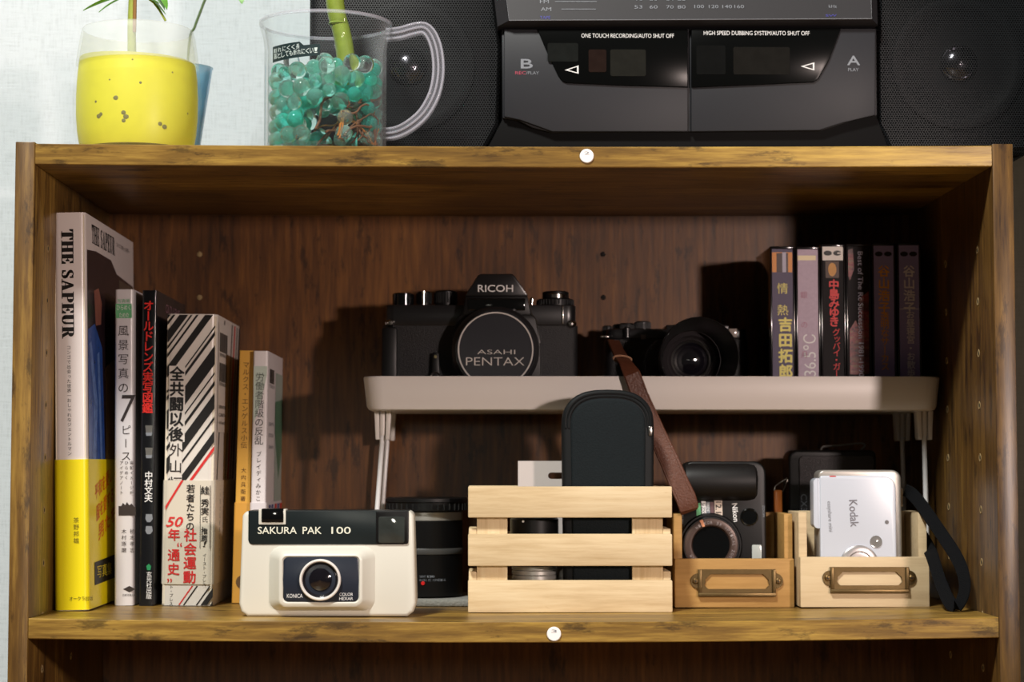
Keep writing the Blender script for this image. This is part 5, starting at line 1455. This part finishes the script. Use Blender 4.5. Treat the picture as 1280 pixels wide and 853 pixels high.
# centre unit
mb = MB()
cpn = [P(627, 38.5), P(1094, 37), P(1095, 146), P(1075, 148), P(1050, 157), P(1025, 165), P(690, 167), P(665, 161), P(648, 152), P(628, 149)]
mb.prism(cpn, Yb - .004, Yb + .016, M_bbg, .0008)
mb.build('front_panel', bb)
mb = MB().prism([P(606, 192), P(627.5, 150), P(627, 37), P(1095, 36), P(1096, 146), P(1113, 192)], Yb - .001, Yb + .016, M_bb, .001); mb.build('base_panel', bb)
for sd in (-1, 1):
    ol = [(671, 39.2), (858.5, 39.2), (858.5, 112), (780, 110), (708, 106.5), (702, 104), (697, 97), (685, 72)] if sd < 0 else [(863, 39), (1049, 38), (1044, 52), (1034, 78), (1021, 101), (1015, 105.5), (940, 109), (863, 112)]
    dr = [(690, 166.5), (858.8, 166.5), (858.8, 39), (630, 39), (630, 148), (650, 152)] if sd < 0 else [(862.8, 166.5), (1022, 165), (1050, 156), (1092, 146), (1092, 38), (862.8, 39)]
    d_ = MB().prism([P(a, c_) for a, c_ in dr], Yb - .0062, Yb - .0035, M_bbg, .0008)
    e2 = Yb - .0064
    if sd < 0:
        for t_, xa, xb, ya, yb, m_ in (('B', 651, 665.5, 87.8, 76.5, M_gprint), ('REC', 643.8, 657, 95.5, 91.5, mat('dull_red_print', (170, 70, 90), .5)), ('/PLAY', 657.5, 673.5, 95.5, 91.5, M_gprint)):
            q = P(xa, ya); d_.text(t_, m_, (q[0], e2, q[1]), P(xb, ya)[0] - q[0], P(xa, yb)[1] - q[1], off=.03 if t_ == 'B' else 0)
    else:
        for t_, xa, xb, ya, yb in (('A', 1057, 1072.5, 83.8, 72.5), ('PLAY', 1058, 1071, 91.5, 87.5)):
            q = P(xa, ya); d_.text(t_, M_gprint, (q[0], e2, q[1]), P(xb, ya)[0] - q[0], P(xa, yb)[1] - q[1], off=.03 if t_ == 'A' else 0)
    do = d_.build('cassette_door', bb)
    mb = MB().prism([P(a, c_) for a, c_ in ol], Yb - .0075, Yb - .005, mat('smoked_window', (10, 11, 11), .22, spec=.08), .0006)
    e2 = Yb - .0078
    if sd < 0:
        q = P(726, 50.3); mb.text('ONE TOUCH RECORDING/AUTO SHUT OFF', M_wprint, (q[0], e2, q[1]), P(841, 50)[0] - q[0], .0027, off=.0)
        tri = [(705.5, 90.5), (722.5, 84.8), (722.5, 95.2)]; wnd = [(762, 65, 806, 98, (32, 32, 29)), (684, 57, 722, 80, (25, 27, 26)), (735, 65, 757, 93, (34, 24, 21))]
    else:
        q = P(878, 47); mb.text('HIGH SPEED DUBBING SYSTEM/AUTO SHUT OFF', M_wprint, (q[0], e2, q[1]), P(1009.5, 47)[0] - q[0], .0027, off=.0)
        tri = [(998.5, 86), (1015.5, 81), (1015.5, 91)]; wnd = [(915, 62, 985, 96, (25, 24, 22)), (869, 60, 905, 96, (16, 17, 17))]
    for (xa, ya, xb, yb, c_) in wnd:
        a, b2 = P(xa, yb), P(xb, ya); mb.prism(rrect(a[0], b2[0], a[1], b2[1], .0012), Yb - .0077, Yb - .0070, mat('tape_window_%d' % xa, c_, .15, grain=.25, gscale=200))
    cx_ = sum(t_[0] for t_ in tri) / 3; cy_ = sum(t_[1] for t_ in tri) / 3; k = .66
    for i in range(3):
        a, b2 = tri[i], tri[(i + 1) % 3]; mb.flat([V3((P(x, z)[0], e2, P(x, z)[1])) for x, z in (a, b2, (cx_ + (b2[0] - cx_) * k, cy_ + (b2[1] - cy_) * k), (cx_ + (a[0] - cx_) * k, cy_ + (a[1] - cy_) * k))], M_wprint)
    mb.build('door_window', do)
# tuner
M_tun = mat('tuner_charcoal', (40, 39, 42), .5, metal=.1, grain=.25, gscale=1800)
mb = MB()
lo0 = [V3((P(a, c_)[0], y, P(a, c_)[1])) for a, c_, y in ((622, 36.5, Yb - .008), (1094, 34.5, Yb - .008), (1098, -110, Yb + .012), (606, -110, Yb + .012))]
lo1 = [V3((P(a, c_)[0], y, P(a, c_)[1])) for a, c_, y in ((636, 31, Yb - .0125), (1085, 29, Yb - .0125), (1086, -110, Yb + .003), (620, -110, Yb + .003))]
lo2 = [V3((p.x, Yb + .016, p.z)) for p in lo0]
mb.loft([lo2, lo0, lo1], M_tun)
fn = (lo1[1] - lo1[0]).normalized(); fv = (lo1[3] - lo1[0]); fv = (fv - fn * fv.dot(fn)).normalized()
nn = fn.cross(fv); nn = nn if nn.y < 0 else -nn
def on_t(px, py):
    d = FW * F + RT * (px - 640.0) + UP * (426.5 - py); t = (lo1[0] - CAM).dot(nn) / d.dot(nn); return CAM + d * t + nn * .0003
ky = .00051
for t_, xa, xb, ya, hgt, m_ in (('FM', 675, 686, 4.5, 5, M_gprint), ('AM', 676, 689, 14, 5, M_gprint), ('TAPE', 675, 688, 24, 4, mat('blue_print', (66, 66, 150), .5)),
        ('53', 793, 803, 11, 4.5, M_gprint), ('60', 812, 822, 11, 4.5, M_gprint), ('70', 833, 842, 11, 4.5, M_gprint), ('80', 847, 857, 11, 4.5, M_gprint), ('100', 868, 880, 10.5, 4.5, M_gprint), ('120', 886, 898, 10.5, 4.5, M_gprint), ('140', 903, 915, 10.5, 4.5, M_gprint), ('160', 918, 930, 10.5, 4.5, M_gprint),
        ('kHz', 1036, 1046, 10, 4, M_gprint), ('SW', 1032, 1046, 21, 3, mat('blue_print', (66, 66, 150), .5)),
        ('76', 795, 803, 1, 4.5, M_gprint), ('80', 812, 822, 1, 4.5, M_gprint), ('84', 833, 842, 1, 4.5, M_gprint), ('88', 847, 857, 1, 4.5, M_gprint)):
    a, b2 = on_t(xa, ya), on_t(xb, ya); mb.text(t_, m_, a, (b2 - a).length, hgt * ky, U=fn, V=fv)
for (xa, xb, y_) in ((694, 746, 2.5), (702, 745, 12)):
    a, b2 = on_t(xa, y_), on_t(xb, y_); mb.flat([a, b2, b2 + fv * .0004, a + fv * .0004], M_gprint)
mb.build('tuner_panel', bb)
a = [lo1[3] + nn * .0001, lo1[0] + nn * .0001, lo1[1] + nn * .0001, lo1[2] + nn * .0001]
MB().tube(a, .0003, mat('bevel_grey', (92, 92, 98), .4), 6).build('bevel_edge', bb)
